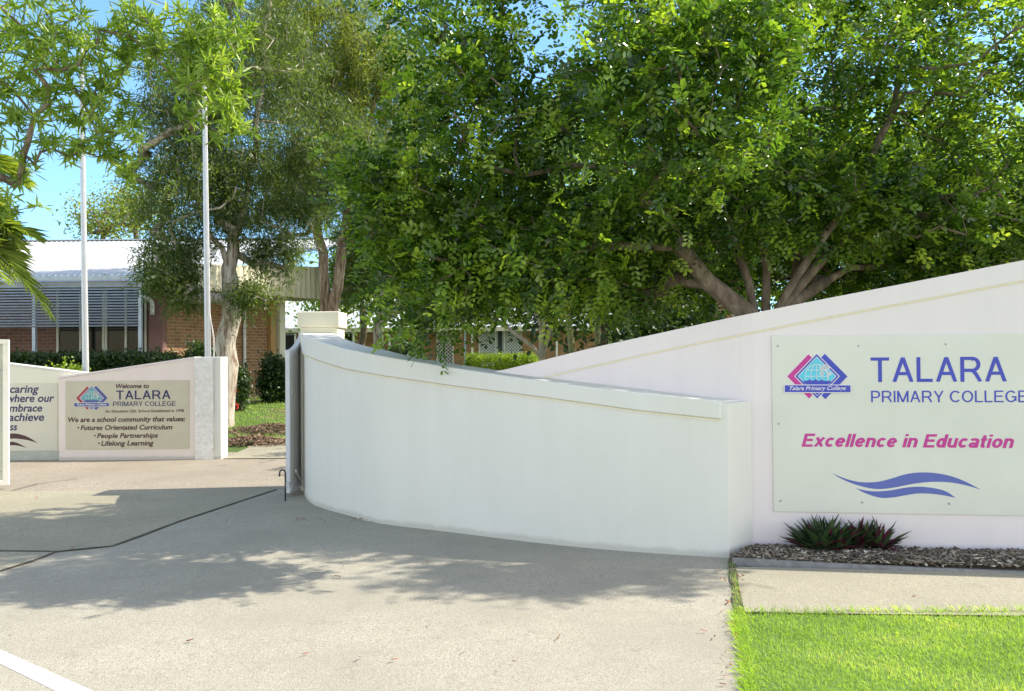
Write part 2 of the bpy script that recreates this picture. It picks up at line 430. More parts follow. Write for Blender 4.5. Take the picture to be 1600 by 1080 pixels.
# joints between the slabs
mb = MB()
def strip(m, pts, w, z):
    pts = [Vector((p[0], p[1], 0)) for p in pts]; out = []
    r = random.Random(3)
    P = []
    for a, b in zip(pts[:-1], pts[1:]):
        n = max(2, int((b - a).length / .12))
        P += [a.lerp(b, i / n) for i in range(n)]
    P.append(pts[-1])
    for i, p in enumerate(P):
        d = (P[min(i + 1, len(P) - 1)] - P[max(i - 1, 0)]).normalized(); n = Vector((-d.y, d.x, 0))
        ww = w * r.uniform(.55, 1.25)
        out += [(p.x + n.x * ww / 2, p.y + n.y * ww / 2, z), (p.x - n.x * ww / 2, p.y - n.y * ww / 2, z)]
    m.add(out, [(2 * i, 2 * i + 1, 2 * i + 3, 2 * i + 2) for i in range(len(P) - 1)])
strip(mb, jg, .022, .0125)
strip(mb, [G(88, 864), G(0, 863), G(-200, 863)], .03, .0135)
strip(mb, [G(1143, 876), G(1149, 920), G(1155, 962)], .05, .0155)
strip(mb, [G(18, 768), G(60, 757), G(120, 749)], .02, .0125)
tag(mb.build("joint", M["joint"]), kind="structure")
# white painted line
a0, a1, b0, b1 = G(0, 1016.7), G(141, 1080), G(0, 1038.5), G(84, 1080)
da, db = (a1 - a0), (b1 - b0)
sheet("road_marking", [a0 - da * 3, a1 + da * 2, b1 + db * 3.2, b0 - db * 4.6], .0058, M["paint"])

# ------------------------------------------------------------------ curved entrance wall, sign wall, pillar
def interp(tab, x):
    t = sorted(tab)
    return float(np.interp(x, [a for a, _ in t], [b for _, b in t]))
def catmull(P, n=6):
    out = []
    for i in range(len(P) - 1):
        p0, p1, p2, p3 = P[max(i - 1, 0)], P[i], P[i + 1], P[min(i + 2, len(P) - 1)]
        for k in range(n):
            t = k / n
            out.append(.5 * ((2 * p1) + (p2 - p0) * t + (2 * p0 - 5 * p1 + 4 * p2 - p3) * t * t + (3 * p1 - p0 - 3 * p2 + p3) * t ** 3))
    out.append(P[-1]); return out
def offset(P, d):
    out = []
    for i, p in enumerate(P):
        t = P[min(i + 1, len(P) - 1)] - P[max(i - 1, 0)]; t.z = 0; t.normalize()
        out.append(Vector((p.x - t.y * d, p.y + t.x * d, 0)))
    return out
def wall_mesh(front, back, zb, zt):
    """closed wall between two plan lines; zb, zt lists of bottom and top heights"""
    n = len(front); m = MB()
    vs = []
    for i in range(n):
        vs += [(front[i].x, front[i].y, zb[i]), (front[i].x, front[i].y, zt[i]), (back[i].x, back[i].y, zt[i]), (back[i].x, back[i].y, zb[i])]
    fs = []
    for i in range(n - 1):
        a, b = 4 * i, 4 * i + 4
        fs += [(a + k, b + k, b + (k + 1) % 4, a + (k + 1) % 4) for k in range(4)]
    fs += [(0, 1, 2, 3), (4 * n - 4, 4 * n - 1, 4 * n - 2, 4 * n - 3)]
    return m.add(vs, fs)

BASE = [(1140, 873), (1000, 864), (860, 851.5), (700, 832), (589, 818), (540, 805), (511, 797), (488, 788), (477, 777), (474, 764)]
TOP = [(1140, 628), (1050, 618.5), (950, 607.5), (870, 597.5), (800, 588), (700, 573), (600, 556.5), (540, 544.5), (510, 536), (490, 529), (478, 523), (466, 517.5)]
BAND = [(1140, 657), (1000, 642), (835, 619), (700, 602), (600, 587.5), (541, 577), (500, 564), (480, 556), (469, 550)]
pl = catmull([G(*p) for p in BASE], 8)            # from the right end to the left end, front face
# thickness lies to the far side
TH = .30
def px_of(p):
    q = CAM_R.transposed() @ (Vector(p) - Vector((0, 0, H)))
    return 800 + FPX * q.x / -q.z, 540 - FPX * q.y / -q.z
ztop, zband = [], []
for p in pl:
    u, _ = px_of((p.x, p.y, 1.2))
    ztop.append(Z(u, interp(TOP, u), p.y)); zband.append(Z(u, interp(BAND, u), p.y))
for i in range(len(ztop) - 2, -1, -1): pass
ths = [TH + .13 * max(0, 1 - i / 24) for i in range(len(pl))]
def offv(P, ds): return [offset(P, d)[i] for i, d in enumerate(ds)]
back = offv(pl, [-t for t in ths])
e_end = G(1179, 859.5); back[0] = Vector((e_end.x, e_end.y, 0))       # the cut end turns back to the sign wall
back_top = ztop
c0 = G(1160, 865)
ew = empty("entrance_wall", (pl[20].x, pl[20].y, 0), "low curved white rendered wall sweeping down from the gate pillar to the pinkish sign wall", "wall")
wall_mesh(pl, back, [-.05] * len(pl), [z - .012 for z in ztop]).build("wall_body", M["white_wall"], ew, bevel=.006)
cf = offset(pl, .018); cb = offv(pl, [-t - .012 for t in ths])
inner = 1
cb[inner] = back[0].lerp(back[1], .35); cb[0] = back[0]
cop = wall_mesh(cf[inner:], cb[inner:], zband[inner:], ztop[inner:])
cop.build("coping", M["white_wall"], ew, bevel=.012)
lf = offset(pl, .011)
wall_mesh(lf[inner:], offset(pl, -.02)[inner:], [z - .009 for z in zband[inner:]], [z - .002 for z in zband[inner:]]).build("trim_line", M["yellow"], ew)

# sign wall: a bowed left tail behind the curved wall, then straight
q0 = G(1180, 861); q0.z = 0
sd = Vector((.9903, -.139, 0))
tail = [Vector((X(770, 7.05), 7.05, 0)), Vector((X(860, 6.92), 6.92, 0)), Vector((X(960, 6.78), 6.78, 0)), Vector((X(1080, 6.55), 6.55, 0)), q0]
for v in tail[:-1]: v.y *= 6.3 / 6.55 * q0.y / 6.1; v.x *= 6.3 / 6.55 * q0.y / 6.1
sp_ = catmull(tail + [q0 + sd * .5], 6)[:-6] + [q0 + sd * s for s in np.arange(0, 5.01, .25)]
STOP = [(740, 584), (770, 581), (792, 577), (835, 566.5), (880, 555), (937, 541), (1000, 527.5), (1140, 497), (1300, 465), (1400, 446), (1600, 407), (2000, 330), (2600, 300), (4000, 280)]
SBAND = [(740, 608), (850, 589), (870, 584), (1000, 555), (1075, 539), (1300, 494), (1450, 466), (1600, 438), (2000, 361), (2600, 331), (4000, 311)]
zt2, zb2 = [], []
for p in sp_:
    u, _ = px_of((p.x, p.y, 1.4))
    zt2.append(Z(u, interp(STOP, u), p.y)); zb2.append(Z(u, interp(SBAND, u), p.y))
    if p.x > 3.9: zt2[-1] = zt2[-2] + .02; zb2[-1] = zb2[-2] + .02
sw = empty("sign_wall", (q0.x, q0.y, 0), "tall pinkish white rendered wall rising to the right behind the low curved wall", "wall")
wall_mesh(sp_, offset(sp_, .22), [-.05] * len(sp_), [z - .010 for z in zt2]).build("wall_body", M["pink_wall"], sw, bevel=.006)
cop2 = wall_mesh(offset(sp_, -.012), offset(sp_, .235), zb2, zt2); cop2.build("coping", M["pink_wall"], sw, bevel=.008)
wall_mesh(offset(sp_, -.009), offset(sp_, .02), [z - .010 for z in zb2], [z - .001 for z in zb2]).build("trim_line", M["yellow"], sw)

# gate pillar with a deeper cap
pd = 9.35 * H / 1.45
px0, px1 = X(469, pd, 520), X(527, pd, 520)
pw = px1 - px0
gp = empty("gate_pillar", ((px0 + px1) / 2, pd + pw / 2, 0), "square cream rendered gate pillar with a deep flat cap behind the curved wall", "pillar")
zc0, zc1 = Z(498, 512, pd), Z(498, 487, pd)
MB().box(((px0 + px1) / 2, pd + pw / 2, zc0 / 2), (pw, pw, zc0 - .001)).build("shaft", M["cream_wall"], gp, bevel=.008)
MB().box(((px0 + px1) / 2, pd + pw / 2, (zc0 + zc1) / 2), (pw + .05, pw + .05, zc1 - zc0)).build("cap", M["cream_wall"], gp, bevel=.010)

# ------------------------------------------------------------------ signs
_cap = {}
def text_mesh(parent, name, s, mat, x0, x1, zb, cap, y, bold=0.0, shear=0.0, label=None):
    """letters fitted between x0 and x1 with their baseline at zb and the given capital height, in the sign's own frame"""
    def raw(txt):
        cu = bpy.data.curves.new("t", 'FONT'); cu.body = txt; cu.size = 1.0; cu.offset = bold; cu.shear = shear; cu.fill_mode = 'FRONT'; cu.resolution_u = 4
        ob = bpy.data.objects.new("t", cu); col.objects.link(ob)
        dg = bpy.context.evaluated_depsgraph_get(); dg.update()
        me = bpy.data.meshes.new_from_object(ob.evaluated_get(dg))
        co = np.array([v.co[:] for v in me.vertices]); fa = [tuple(p.vertices) for p in me.polygons]
        bpy.data.objects.remove(ob); bpy.data.curves.remove(cu); bpy.data.meshes.remove(me)
        return co, fa
    k = (bold, shear)
    if k not in _cap: _cap[k] = raw("H")[0][:, 1].max()
    co, fa = raw(s)
    lo, hi = co[:, 0].min(), co[:, 0].max()
    m = MB()
    m.add([(x0 + (c[0] - lo) / (hi - lo) * (x1 - x0), y, zb + c[1] * cap / _cap[k]) for c in co], fa)
    o = m.build(name, mat, parent, local=True)
    if label: o["label"] = label
    return o

def glyph(ch, h):
    """centre lines of plain grotesque letters, capital height 1; h is half the stroke"""
    def arc(cx, cy, rx, ry, a, b, n=18): return [(cx + rx * math.cos(math.radians(a + (b - a) * i / n)), cy + ry * math.sin(math.radians(a + (b - a) * i / n))) for i in range(n + 1)]
    x = .72
    bowl = lambda w, mid: [(h, 1 - h), (w - .27, 1 - h)] + arc(w - .27, (1 - h + mid) / 2, .27 - h, (1 - h - mid) / 2, 90, -90, 12) + [(h, mid)]
    g = {
        'T': ([[(0, 1 - h), (.62, 1 - h)], [(.31, 0), (.31, 1 - h)]], .62),
        'A': ([[(h * .8, 0), (.34, 1.0)], [(.34, 1.0), (.68 - h * .8, 0)], [(.15, .34), (.53, .34)]], .68),
        'L': ([[(h, 1), (h, 0)], [(h, h), (.53, h)]], .53),
        'R': ([[(h, 0), (h, 1)], bowl(.66, .46), [(.36, .46), (.45, .40), (.52, .29), (.68 - h * .5, 0)]], .70),
        'P': ([[(h, 0), (h, 1)], bowl(.63, .43)], .63),
        'I': ([[(h, 0), (h, 1)]], 2 * h),
        'M': ([[(h, 0), (h, 1)], [(.78 - h, 0), (.78 - h, 1)], [(h, 1), (.39, .02)], [(.39, .02), (.78 - h, 1)]], .78),
        'Y': ([[(h * .8, 1), (.33, .42)], [(.66 - h * .8, 1), (.33, .42)], [(.33, 0), (.33, .44)]], .66),
        'C': ([arc(.38, .5, .38 - h, .5 - h, 42, 318, 30)], .70),
        'O': ([arc(.38, .5, .38 - h, .5 - h, 0, 360, 36)], .76),
        'G': ([arc(.38, .5, .38 - h, .5 - h, 42, 322, 30) + [(.74 - h, .20), (.74 - h, .46)], [(.42, .46), (.74, .46)]], .74),
        'E': ([[(h, 0), (h, 1)], [(h, 1 - h), (.60, 1 - h)], [(h, .52), (.55, .52)], [(h, h), (.62, h)]], .62),
        'x': ([[(h * .8, 0), (.54 - h * .8, x)], [(h * .8, x), (.54 - h * .8, 0)]], .54),
        'c': ([arc(.27, x / 2, .27 - h, x / 2 - h, 40, 320, 24)], .51),
        'e': ([arc(.275, x / 2, .275 - h, x / 2 - h, 0, 322, 26), [(h, x / 2), (.55 - h, x / 2)]], .55),
        'o': ([arc(.28, x / 2, .28 - h, x / 2 - h, 0, 360, 28)], .56),
        'l': ([[(h, 0), (h, 1)]], 2 * h),
        'i': ([[(h, 0), (h, x)], [(h, .84), (h, 1)]], 2 * h),
        'n': ([[(h, 0), (h, x)], arc(.265, x - .26, .265 - h, .26 - h, 165, 0, 14) + [(.53 - h, 0)]], .53),
        'u': ([[(.53 - h, 0), (.53 - h, x)], [(h, x)] + arc(.265, .26, .265 - h, .26 - h, 180, 345, 14)], .53),
        'd': ([arc(.26, x / 2, .26 - h, x / 2 - h, 0, 360, 26), [(.55 - h, 0), (.55 - h, 1)]], .55),
        'a': ([arc(.26, x - .21, .24 - h * .6, .21 - h, 160, 0, 14) + [(.50 - h * .6, 0)], arc(.245, .21, .245 - h, .21 - h, 0, 360, 24)], .54),
        't': ([[(.15, .94)] + [(.15, .2)] + arc(.27, .17, .12, .17 - h, 180, 285, 8), [(0, x - h), (.32, x - h)]], .33),
    }
    return g[ch]
def stroke_px(B, parent, name, txt, mat, pxa, pxb, base, capt, y, stroke=.125, shear=0.0):
    """lettering of even stroke between two spots, each stroke a hair above the last"""
    xa, zb = B(pxa, base); xb, _ = B(pxb, base); _, zc = B(pxa, capt)
    h = stroke / 2; V, F, x, k = [], [], 0.0, 0
    for ch in txt:
        if ch == ' ': x += .30; continue
        strokes, w = glyph(ch, h)
        for st in strokes:
            n = len(st); P = [Vector((p[0], p[1])) for p in st]; b0 = len(V)
            closed = (P[0] - P[-1]).length < 1e-5
            for i in range(n):
                d0 = (P[i] - P[i - 1]) if i > 0 else ((P[0] - P[-2]) if closed else (P[1] - P[0]))
                d1 = (P[i + 1] - P[i]) if i < n - 1 else ((P[1] - P[0]) if closed else d0)
                n0, n1 = Vector((-d0.y, d0.x)).normalized(), Vector((-d1.y, d1.x)).normalized()
                m_ = (n0 + n1).normalized(); m_ = m_ * (h / max(.5, m_.dot(n0)))
                for q in (P[i] + m_, P[i] - m_):
                    qy = min(max(q.y, 0), 1.0); V.append((x + q.x + shear * qy, y - .00012 * (k % 5), qy))
            F += [(b0 + 2 * i, b0 + 2 * i + 1, b0 + 2 * i + 3, b0 + 2 * i + 2) for i in range(n - 1)]
            k += 1
        x += w + (.115 if stroke < .15 else .07)
    hi = max(v[0] for v in V); lo = min(v[0] for v in V); sc = (xb - xa) / (hi - lo); cz = zc - zb
    m = MB(); m.add([(xa + (v[0] - lo) * sc, v[1], zb + v[2] * cz) for v in V], F)
    return m.build(name, mat, parent, local=True)

class Board:
    """px coordinates of the photograph to a sign's own x, z"""
    def __init__(s, px0, px1, tops, bots, W, Hh):
        s.a = (px0, px1, tops, bots, W, Hh)
    def __call__(s, px, py):
        x0, x1, t, b, W, Hh = s.a
        k = (px - x0) / (x1 - x0)
        top = t[0] + (t[1] - t[0]) * k; bot = b[0] + (b[1] - b[0]) * k
        return k * W, (bot - py) / (bot - top) * Hh

def text_px(B, parent, name, s, mat, pxa, pxb, base, capt, y, bold=0.0, shear=0.0):
    xa, zb = B(pxa, base); xb, _ = B(pxb, base); _, zc = B(pxa, capt)
    return text_mesh(parent, name, s, mat, xa, xb, zb, zc - zb, y, bold, shear)

def emblem(B, root, box, cols, y0):
    """the school's three diamonds, globe, palm tree, waves and name ribbon; box is its place in the photograph"""
    bx0, by0, bx1, by1 = box           # left of ribbon, top of diamonds, right of ribbon, bottom of diamonds
    def q(u, v): return B(bx0 + (u - 185) / 1135 * (bx1 - bx0), by0 + (v - 197) / 753 * (by1 - by0))
    red, blue, sea, white = cols
    e = MB()
    def dia(cx, cy, r, y, m): m.plate([q(cx - r, cy), q(cx, cy - r), q(cx + r, cy), q(cx, cy + r)], y, y + .0004)
    m = MB(); dia(607, 575, 392, y0, m); dia(890, 575, 392, y0, m); dia(748, 572, 395, y0 - .0016, m)
    m.plate([q(172, 712), q(172, 853), q(1332, 853), q(1332, 712)], y0 - .0062, y0 - .0058)
    lg = m.build("emblem", white, root, local=True)
    m = MB(); dia(607, 575, 375, y0 - .0008, m); m.build("diamond", red, lg, local=True)
    m = MB(); dia(890, 575, 385, y0 - .0008, m); m.build("diamond", blue, lg, local=True)
    m = MB(); dia(748, 572, 375, y0 - .0024, m); m.build("diamond", blue, lg, local=True)
    m = MB(); dia(748, 572, 335, y0 - .0030, m); m.build("diamond", white, lg, local=True)
    m = MB(); dia(748, 572, 322, y0 - .0036, m); m.build("diamond", sea, lg, local=True)
    # sea with three curling crests
    m = MB()
    wv = [(505, 648), (580, 648), (620, 625), (650, 618), (640, 640), (660, 648), (690, 640), (725, 620), (755, 616), (745, 636), (765, 648), (800, 645), (830, 622), (860, 616), (850, 640), (870, 650), (990, 648)]
    m.plate([q(*p) for p in wv[::-1]] + [q(505, 660), q(748, 893), q(990, 660)][0:3], y0 - .0044, y0 - .0040)
    m.build("sea", blue, lg, local=True)
    # globe lines
    m = MB()
    def line(pts, w):
        P = [Vector((q(*p)[0], 0, q(*p)[1])) for p in pts]; k = abs(q(w, 0)[0] - q(0, 0)[0])
        for i in range(len(P) - 1):
            d = (P[i + 1] - P[i]).normalized(); n = Vector((-d.z, 0, d.x)) * k / 2
            yy = y0 - .0046
            m.add([(P[i] + n).xz[:1] + (yy,) + (P[i] + n).xz[1:], (P[i] - n).xz[:1] + (yy,) + (P[i] - n).xz[1:],
                   (P[i + 1] - n).xz[:1] + (yy,) + (P[i + 1] - n).xz[1:], (P[i + 1] + n).xz[:1] + (yy,) + (P[i + 1] + n).xz[1:]], [(0, 1, 2, 3)])
    for sx in (200, 105, 0, -105, -200):
        line([(745 - sx * math.cos(a), 580 - 210 * math.sin(a)) for a in np.linspace(-.28, math.pi / 2, 14)], 9)
    line([(555, 572), (935, 572)], 9); line([(585, 468), (905, 468)], 9)
    m.build("globe_line", white, lg, local=True)
    m = MB()
    line([(938, 640), (935, 570), (915, 500), (880, 440)], 18)
    for cx, cy, k in ((840, 440, 1), (930, 420, 1), (830, 520, .8), (960, 520, .7), (890, 390, .7)):
        for a in np.linspace(0, 2 * math.pi, 8)[:-1]:
            line([(cx, cy), (cx + 36 * k * math.cos(a), cy - 30 * k * math.sin(a)), (cx + 58 * k * math.cos(a), cy - 44 * k * math.sin(a) + 14)], 14)
    m.build("palm_motif", white, lg, local=True)
    m = MB(); m.plate([q(185, 725), q(185, 840), q(1320, 840), q(1320, 725)], y0 - .0072, y0 - .0068); rb = m.build("ribbon", blue, lg, local=True)
    xa, zb = q(268, 806); xb, _ = q(1240, 806); _, zc = q(268, 742)
    text_mesh(lg, "ribbon_lettering", "Talara Primary College", white, xa, xb, zb, zc - zb, y0 - .0082, .012, .35)
    return lg

def wave_part(B, root, mat, upper, lower, y):
    P = [Vector((p[0], p[1], 0)) for p in upper]; Q = [Vector((p[0], p[1], 0)) for p in lower]
    P = catmull(P, 4); Q = catmull(Q, 4)
    m = MB(); m.plate([B(p.x, p.y) for p in P] + [B(p.x, p.y) for p in Q[::-1]][1:-1], y, y + .0006)
    return m.build("wave", mat, root, local=True)

# --- large sign on the right wall
def on_line(px, py):
    k = ray(px, py); r = k.x / k.y
    s = (r * q0.y - q0.x) / (sd.x - r * sd.y)
    return s
s0, s1 = on_line(1207, 660), on_line(1600, 660)
PXR = 1630.0
s2 = on_line(PXR, 660)
p0 = q0 + sd * s0
zt_, zb_ = Z(1207, 525, p0.y), Z(1207, 799, p0.y)
W1, H1 = s2 - s0, zt_ - zb_
nrm = Vector((sd.y, -sd.x, 0))
big = empty("school_sign", p0 + nrm * .001 + Vector((0, 0, zb_)), "large pale school sign reading Excellence in Education on the tall pinkish wall", "sign", rz=math.atan2(sd.y, sd.x))
Bb = Board(1207, PXR, (525, 525 - 5 * 423 / 393), (799, 799 + 6 * 423 / 393), W1, H1)
m = MB(); m.plate([(0, 0), (0, H1), (W1, H1), (W1, 0)], -.010, 0); m.build("panel", M["signface"], big, local=True, bevel=.0015)
ys_ = -.0115
stroke_px(Bb, big, "lettering", "TALARA", M["blue"], 1365, 1575, 597, 558.5, ys_, .13)
stroke_px(Bb, big, "lettering", "PRIMARY COLLEGE", M["blue"], 1365, 1606, 628.5, 610.5, ys_, .12)
stroke_px(Bb, big, "lettering", "Excellence in Education", M["magenta"], 1253, 1584.5, 698, 677.5, ys_, .185, .22)
def z4(p): return (1180 + p[0] / 2.7, 500 + p[1] / 2.7)
wave_part(Bb, big, M["wave"], [z4(p) for p in [(328, 646), (390, 670), (450, 683), (520, 682), (580, 668), (640, 650), (700, 642), (770, 645), (840, 660), (900, 685), (953, 714)]],
          [z4(p) for p in [(328, 646), (380, 675), (450, 700), (520, 712), (590, 706), (660, 692), (740, 682), (820, 683), (890, 695), (953, 714)]], ys_)
wave_part(Bb, big, M["wave"], [z4(p) for p in [(428, 708), (470, 718), (520, 722), (580, 717), (640, 706), (700, 702), (760, 708), (810, 722), (848, 748)]],
          [z4(p) for p in [(428, 708), (470, 730), (530, 748), (580, 748), (640, 738), (700, 730), (780, 735), (848, 748)]], ys_)
emblem(Bb, big, (1227, 553.3, 1332.2, 622.9), (M["magenta"], M["blue"], M["cyan"], M["pinkv"]), -.0108)
def screw_at(x, z):
    m = MB(); k = 12
    m.tube([(x, -.0098, z), (x, -.0128, z), (x, -.0135, z)], [.0075, .0075, .005], k); return m
for (px, py) in [(1216.5, 541), (1346, 540.5), (1482.5, 537.5), (1617, 536), (1216.5, 662), (1218, 782), (1348.5, 784.5), (1484, 786), (1617, 787)]:
    x, z = Bb(px, py); screw_at(x, z).build("screw", M["screw"], big, local=True)

# --- low walls with the welcome signs on the left
wy = G(200, 719).y
wxl, wxr = X(92, wy, 650), X(334, wy, 650)
ww = empty("welcome_wall", ((wxl + wxr) / 2, wy, 0), "low blush rendered wall with a sloping top ending in a pebbled pier", "wall")
zl, zr, zf = Z(92, 591.5, wy), Z(305, 560, wy), Z(320, 558.5, wy)
xpier = X(305, wy, 650)
m = MB(); m.plate([(wxl, -.05), (wxl, zl), (xpier, zr), (xpier, -.05)], wy, wy + .25); m.build("wall_body", M["blush_wall"], ww, bevel=.008)
m = MB(); m.plate([(wxl - .01, zl - .001), (wxl - .01, zl + .022), (xpier - .005, zr + .022), (xpier - .005, zr - .001)], wy - .008, wy + .262); m.build("coping", M["pink_wall"], ww)
# pebbled pier: a gridded face pushed about
pm = MB(); r = random.Random(11)
pxr = wxr
nx_, nz_ = 14, 44
zp = zf
gv = []
for j in range(nz_ + 1):
    for i in range(nx_ + 1):
        e = 0 if i in (0, nx_) else 1
        gv.append((xpier + .002 + (pxr - xpier - .002) * i / nx_ + (r.uniform(-.008, .008) if e else 0), wy - .012 - r.uniform(0, .016), zp * j / nz_ + (r.uniform(-.008, .008) if 0 < j < nz_ else 0)))
pm.add(gv, [(j * (nx_ + 1) + i, j * (nx_ + 1) + i + 1, (j + 1) * (nx_ + 1) + i + 1, (j + 1) * (nx_ + 1) + i) for j in range(nz_) for i in range(nx_)])
pm.build("pebble_face", simple("pale pebbledash", (.76, .74, .70), .85, var=.14, scale=22, bmp=1.0, bscale=38), ww, smooth=True)
MB().box(((xpier + pxr + .1) / 2 + .001, wy + .145, zp / 2), (pxr - xpier + .1, .28, zp + .012)).build("pier", M["white_wall"], ww, bevel=.008)

W2a, W2b = X(103, wy, 650), X(296, wy, 650)
zs0, zs1 = Z(200, 702, wy), Z(200, 595, wy)
wsn = empty("welcome_sign", (W2a, wy - .001, zs0), "aged welcome sign listing what the school community values, on the low blush wall", "sign")
W2, H2 = W2b - W2a, zs1 - zs0
B2 = Board(103, 296, (595, 595), (702, 702), W2, H2)
m = MB(); m.plate([(0, 0), (0, H2), (W2, H2), (W2, 0)], -.010, 0); m.build("panel", M["oldsign"], wsn, local=True, bevel=.002)
def t2(s, mat, a, b, base, capt, bold, shear): text_px(B2, wsn, "lettering", s, mat, a, b, base, capt, -.0125, bold, shear)
t2("Welcome to", M["maroon"], 181.5, 233.8, 606.5, 599.7, .025, .2)
stroke_px(B2, wsn, "lettering", "TALARA", M["navy"], 182.3, 267.1, 624.2, 610.2, -.0125, .14)
stroke_px(B2, wsn, "lettering", "PRIMARY COLLEGE", M["navy"], 177.4, 275.2, 634.8, 627.4, -.0125, .125)
t2("An Education Qld. School Established in 1998", M["maroon"], 165, 288, 644.4, 640.2, .012, 0)
t2("We are a school community that values:", M["maroon"], 107, 290.2, 658.8, 651.3, .025, .2)
def dotted(s, a, b, base, capt):
    t2(s, M["maroon"], a + 4.6, b, base, capt, .025, .2)
    x, z = B2(a + 1.2, (base + capt) / 2); mm = MB(); mm.tube([(x, -.0105, z), (x, -.0125, z)], .012, 12); mm.build("bullet_mark", M["maroon"], wsn, local=True)
dotted("Futures Orientated Curriculum", 122, 270, 671.3, 664)
dotted("People Partnerships", 147.7, 247.3, 684, 676.7)
dotted("Lifelong Learning", 153.9, 240.8, 696, 688.5)
emblem(B2, wsn, (117, 602.7, 171.3, 640.3), (M["redv"], M["fadedblue"], M["teal"], M["whitev"]), -.0112)

# second low wall further left, its sign half hidden by the gate
vy = wy + .12
vxl, vxr = X(-120, vy, 650), wxl + .42
vw = empty("motto_wall", ((vxl + vxr) / 2, vy, 0), "low cream rendered wall with a top sloping down towards the blush wall", "wall")
za, zb3 = Z(15, 574, vy) + .16 * 1.2, Z(120, 586.5, vy)
m = MB(); m.plate([(vxl, -.05), (vxl, za), (vxr, zb3), (vxr, -.05)], vy, vy + .2); m.build("wall_body", M["cream_wall"], vw, bevel=.008)
m = MB(); m.plate([(vxl - .01, za - .001), (vxl - .01, za + .02), (vxr + .005, zb3 + .02), (vxr + .005, zb3 - .001)], vy - .008, vy + .21); m.build("coping", M["white_wall"], vw)
MB().box(((vxl + wxl) / 2 - .002, vy - .012, Z(50, 705, vy) / 2 - .01), (wxl - vxl - .01, .02, Z(50, 705, vy) + .02)).build("plinth", simple("green grey render", (.46, .47, .40), .8), vw)
V2a, V2b = X(-110, vy, 650), X(90.5, vy, 650)
zv0, zv1 = Z(50, 704.5, vy), Z(50, 599, vy)
vs_ = empty("motto_sign", (V2a, vy - .001, zv0), "cream sign with navy motto lines and maroon waves, partly behind the white gate", "sign")
WV, HV = V2b - V2a, zv1 - zv0
B3 = Board(-110, 90.5, (599, 599), (704.5, 704.5), WV, HV)
m = MB(); m.plate([(0, 0), (0, HV), (WV, HV), (WV, 0)], -.008, 0); m.build("panel", M["creamsign"], vs_, local=True, bevel=.002)
for s, a, b, base, capt in (("caring", 16, 61.5, 613.5, 601.5), ("where our", 11, 85.5, 628, 616), ("embrace", 7.5, 66.6, 643, 631.5), ("achieve", 14, 69.6, 657.5, 645.5), ("success", -18, 27.6, 672, 660.5)):
    text_px(B3, vs_, "lettering", s, M["navy"], a, b, base, capt, -.0095, .022, .2)
wave_part(B3, vs_, M["maroon"], [(-60, 686), (-20, 690), (15, 677.5), (40, 681), (60, 692.5)], [(-60, 686), (-20, 694), (15, 685.5), (40, 687), (60, 692.5)], -.0095)
wave_part(B3, vs_, M["maroon"], [(-40, 694), (0, 694), (18, 690), (30, 693), (42, 699.5)], [(-40, 694), (0, 698), (18, 695.5), (30, 696.5), (42, 699.5)], -.0095)

# ------------------------------------------------------------------ gates
def gate_leaf(name, free, hinge, z_free, z_hinge, stile, sheet_m, label, rail_m):
    """solid sheet in a tube frame, top rail sweeping up towards the hinge; built in its own frame, x from the free end"""
    d = hinge - free; d.z = 0; L = d.length
    root = empty(name, (free.x, free.y, 0), label, "gate", rz=math.atan2(d.y, d.x))
    zt = [(L * t, z_free + (z_hinge - z_free) * (t ** 2.0)) for t in np.linspace(0, 1, 11)]
    z0 = .045
    m = MB(); m.plate([(.06, z0 + .06)] + [(max(x, .06) if x < L - .06 else L - .06, z - .03) for x, z in zt] + [(L - .06, z0 + .06)], -.008, .008)
    m.build("panel", sheet_m, root, local=True)
    m = MB(); m.box((.03, 0, (z0 + z_free) / 2), (.06, .045, z_free - z0)); m.box((L - .03, 0, (z0 + z_hinge) / 2), (.06, .06, z_hinge - z0))
    m.bar((.06, 0, z0 + .03), (L - .06, 0, z0 + .03), .05, .058)
    for (xa, a), (xb, b) in zip(zt[:-1], zt[1:]):
        m.bar((xa, 0, a - .025), (xb, 0, b - .025), .05, .05)
    m.build("frame", stile, root, local=True, bevel=.005)
    return root, L
fr, hg = G(450, 778), G(469, 764.5)
hg = hg + (hg - fr) * .25
zfree, zh = Z(451, 547, fr.y), Z(469, 519, hg.y)
gr, GL = gate_leaf("gate_leaf", fr, hg, zfree, zh, M["gate_grey"], M["gate_panel"], "grey sheet metal gate standing open edge-on beside the curved wall", None)
for k, zz in ((0, .80), (1, .66)):          # pale leaf shapes on its outer face
    zc = zfree * zz
    m = MB(); P = [(GL * .30 + .26 * math.sin(a) * (.5), zc + .085 * math.cos(a) + (.02 if a < 3 else 0)) for a in np.linspace(0, 2 * math.pi, 17)[:-1]]
    m.plate(P, .008, .013); o = m.build("wave_motif", M["whitev"], gr, local=True)
    m = MB(); m.plate([(GL * .30 - .05, zc - .085), (GL * .30 + .09, zc - .04), (GL * .30 + .11, zc - .075)], .013, .017); m.build("motif_tip", M["darksteel"] if k == 0 else M["redv"], o, local=True)
    m = MB(); m.plate(P, -.013, -.008); m.build("wave_motif", M["whitev"], gr, local=True)
m = MB(); m.bar((GL * .85, -.03, .05), (GL * .30, -.03, .24), .02, .03); m.build("brace", M["gate_white"], gr, local=True)
db_ = G(446, 784)
m = MB(); zt0 = .30
hk = [(db_.x, db_.y, -.03), (db_.x, db_.y, zt0 - .02)] + [(db_.x - .028 + .028 * math.cos(a), db_.y, zt0 - .02 + .03 * math.sin(a)) for a in np.linspace(.3, math.pi, 6)] + [(db_.x - .056, db_.y, zt0 - .055)]
m.tube(hk, .008, 8)
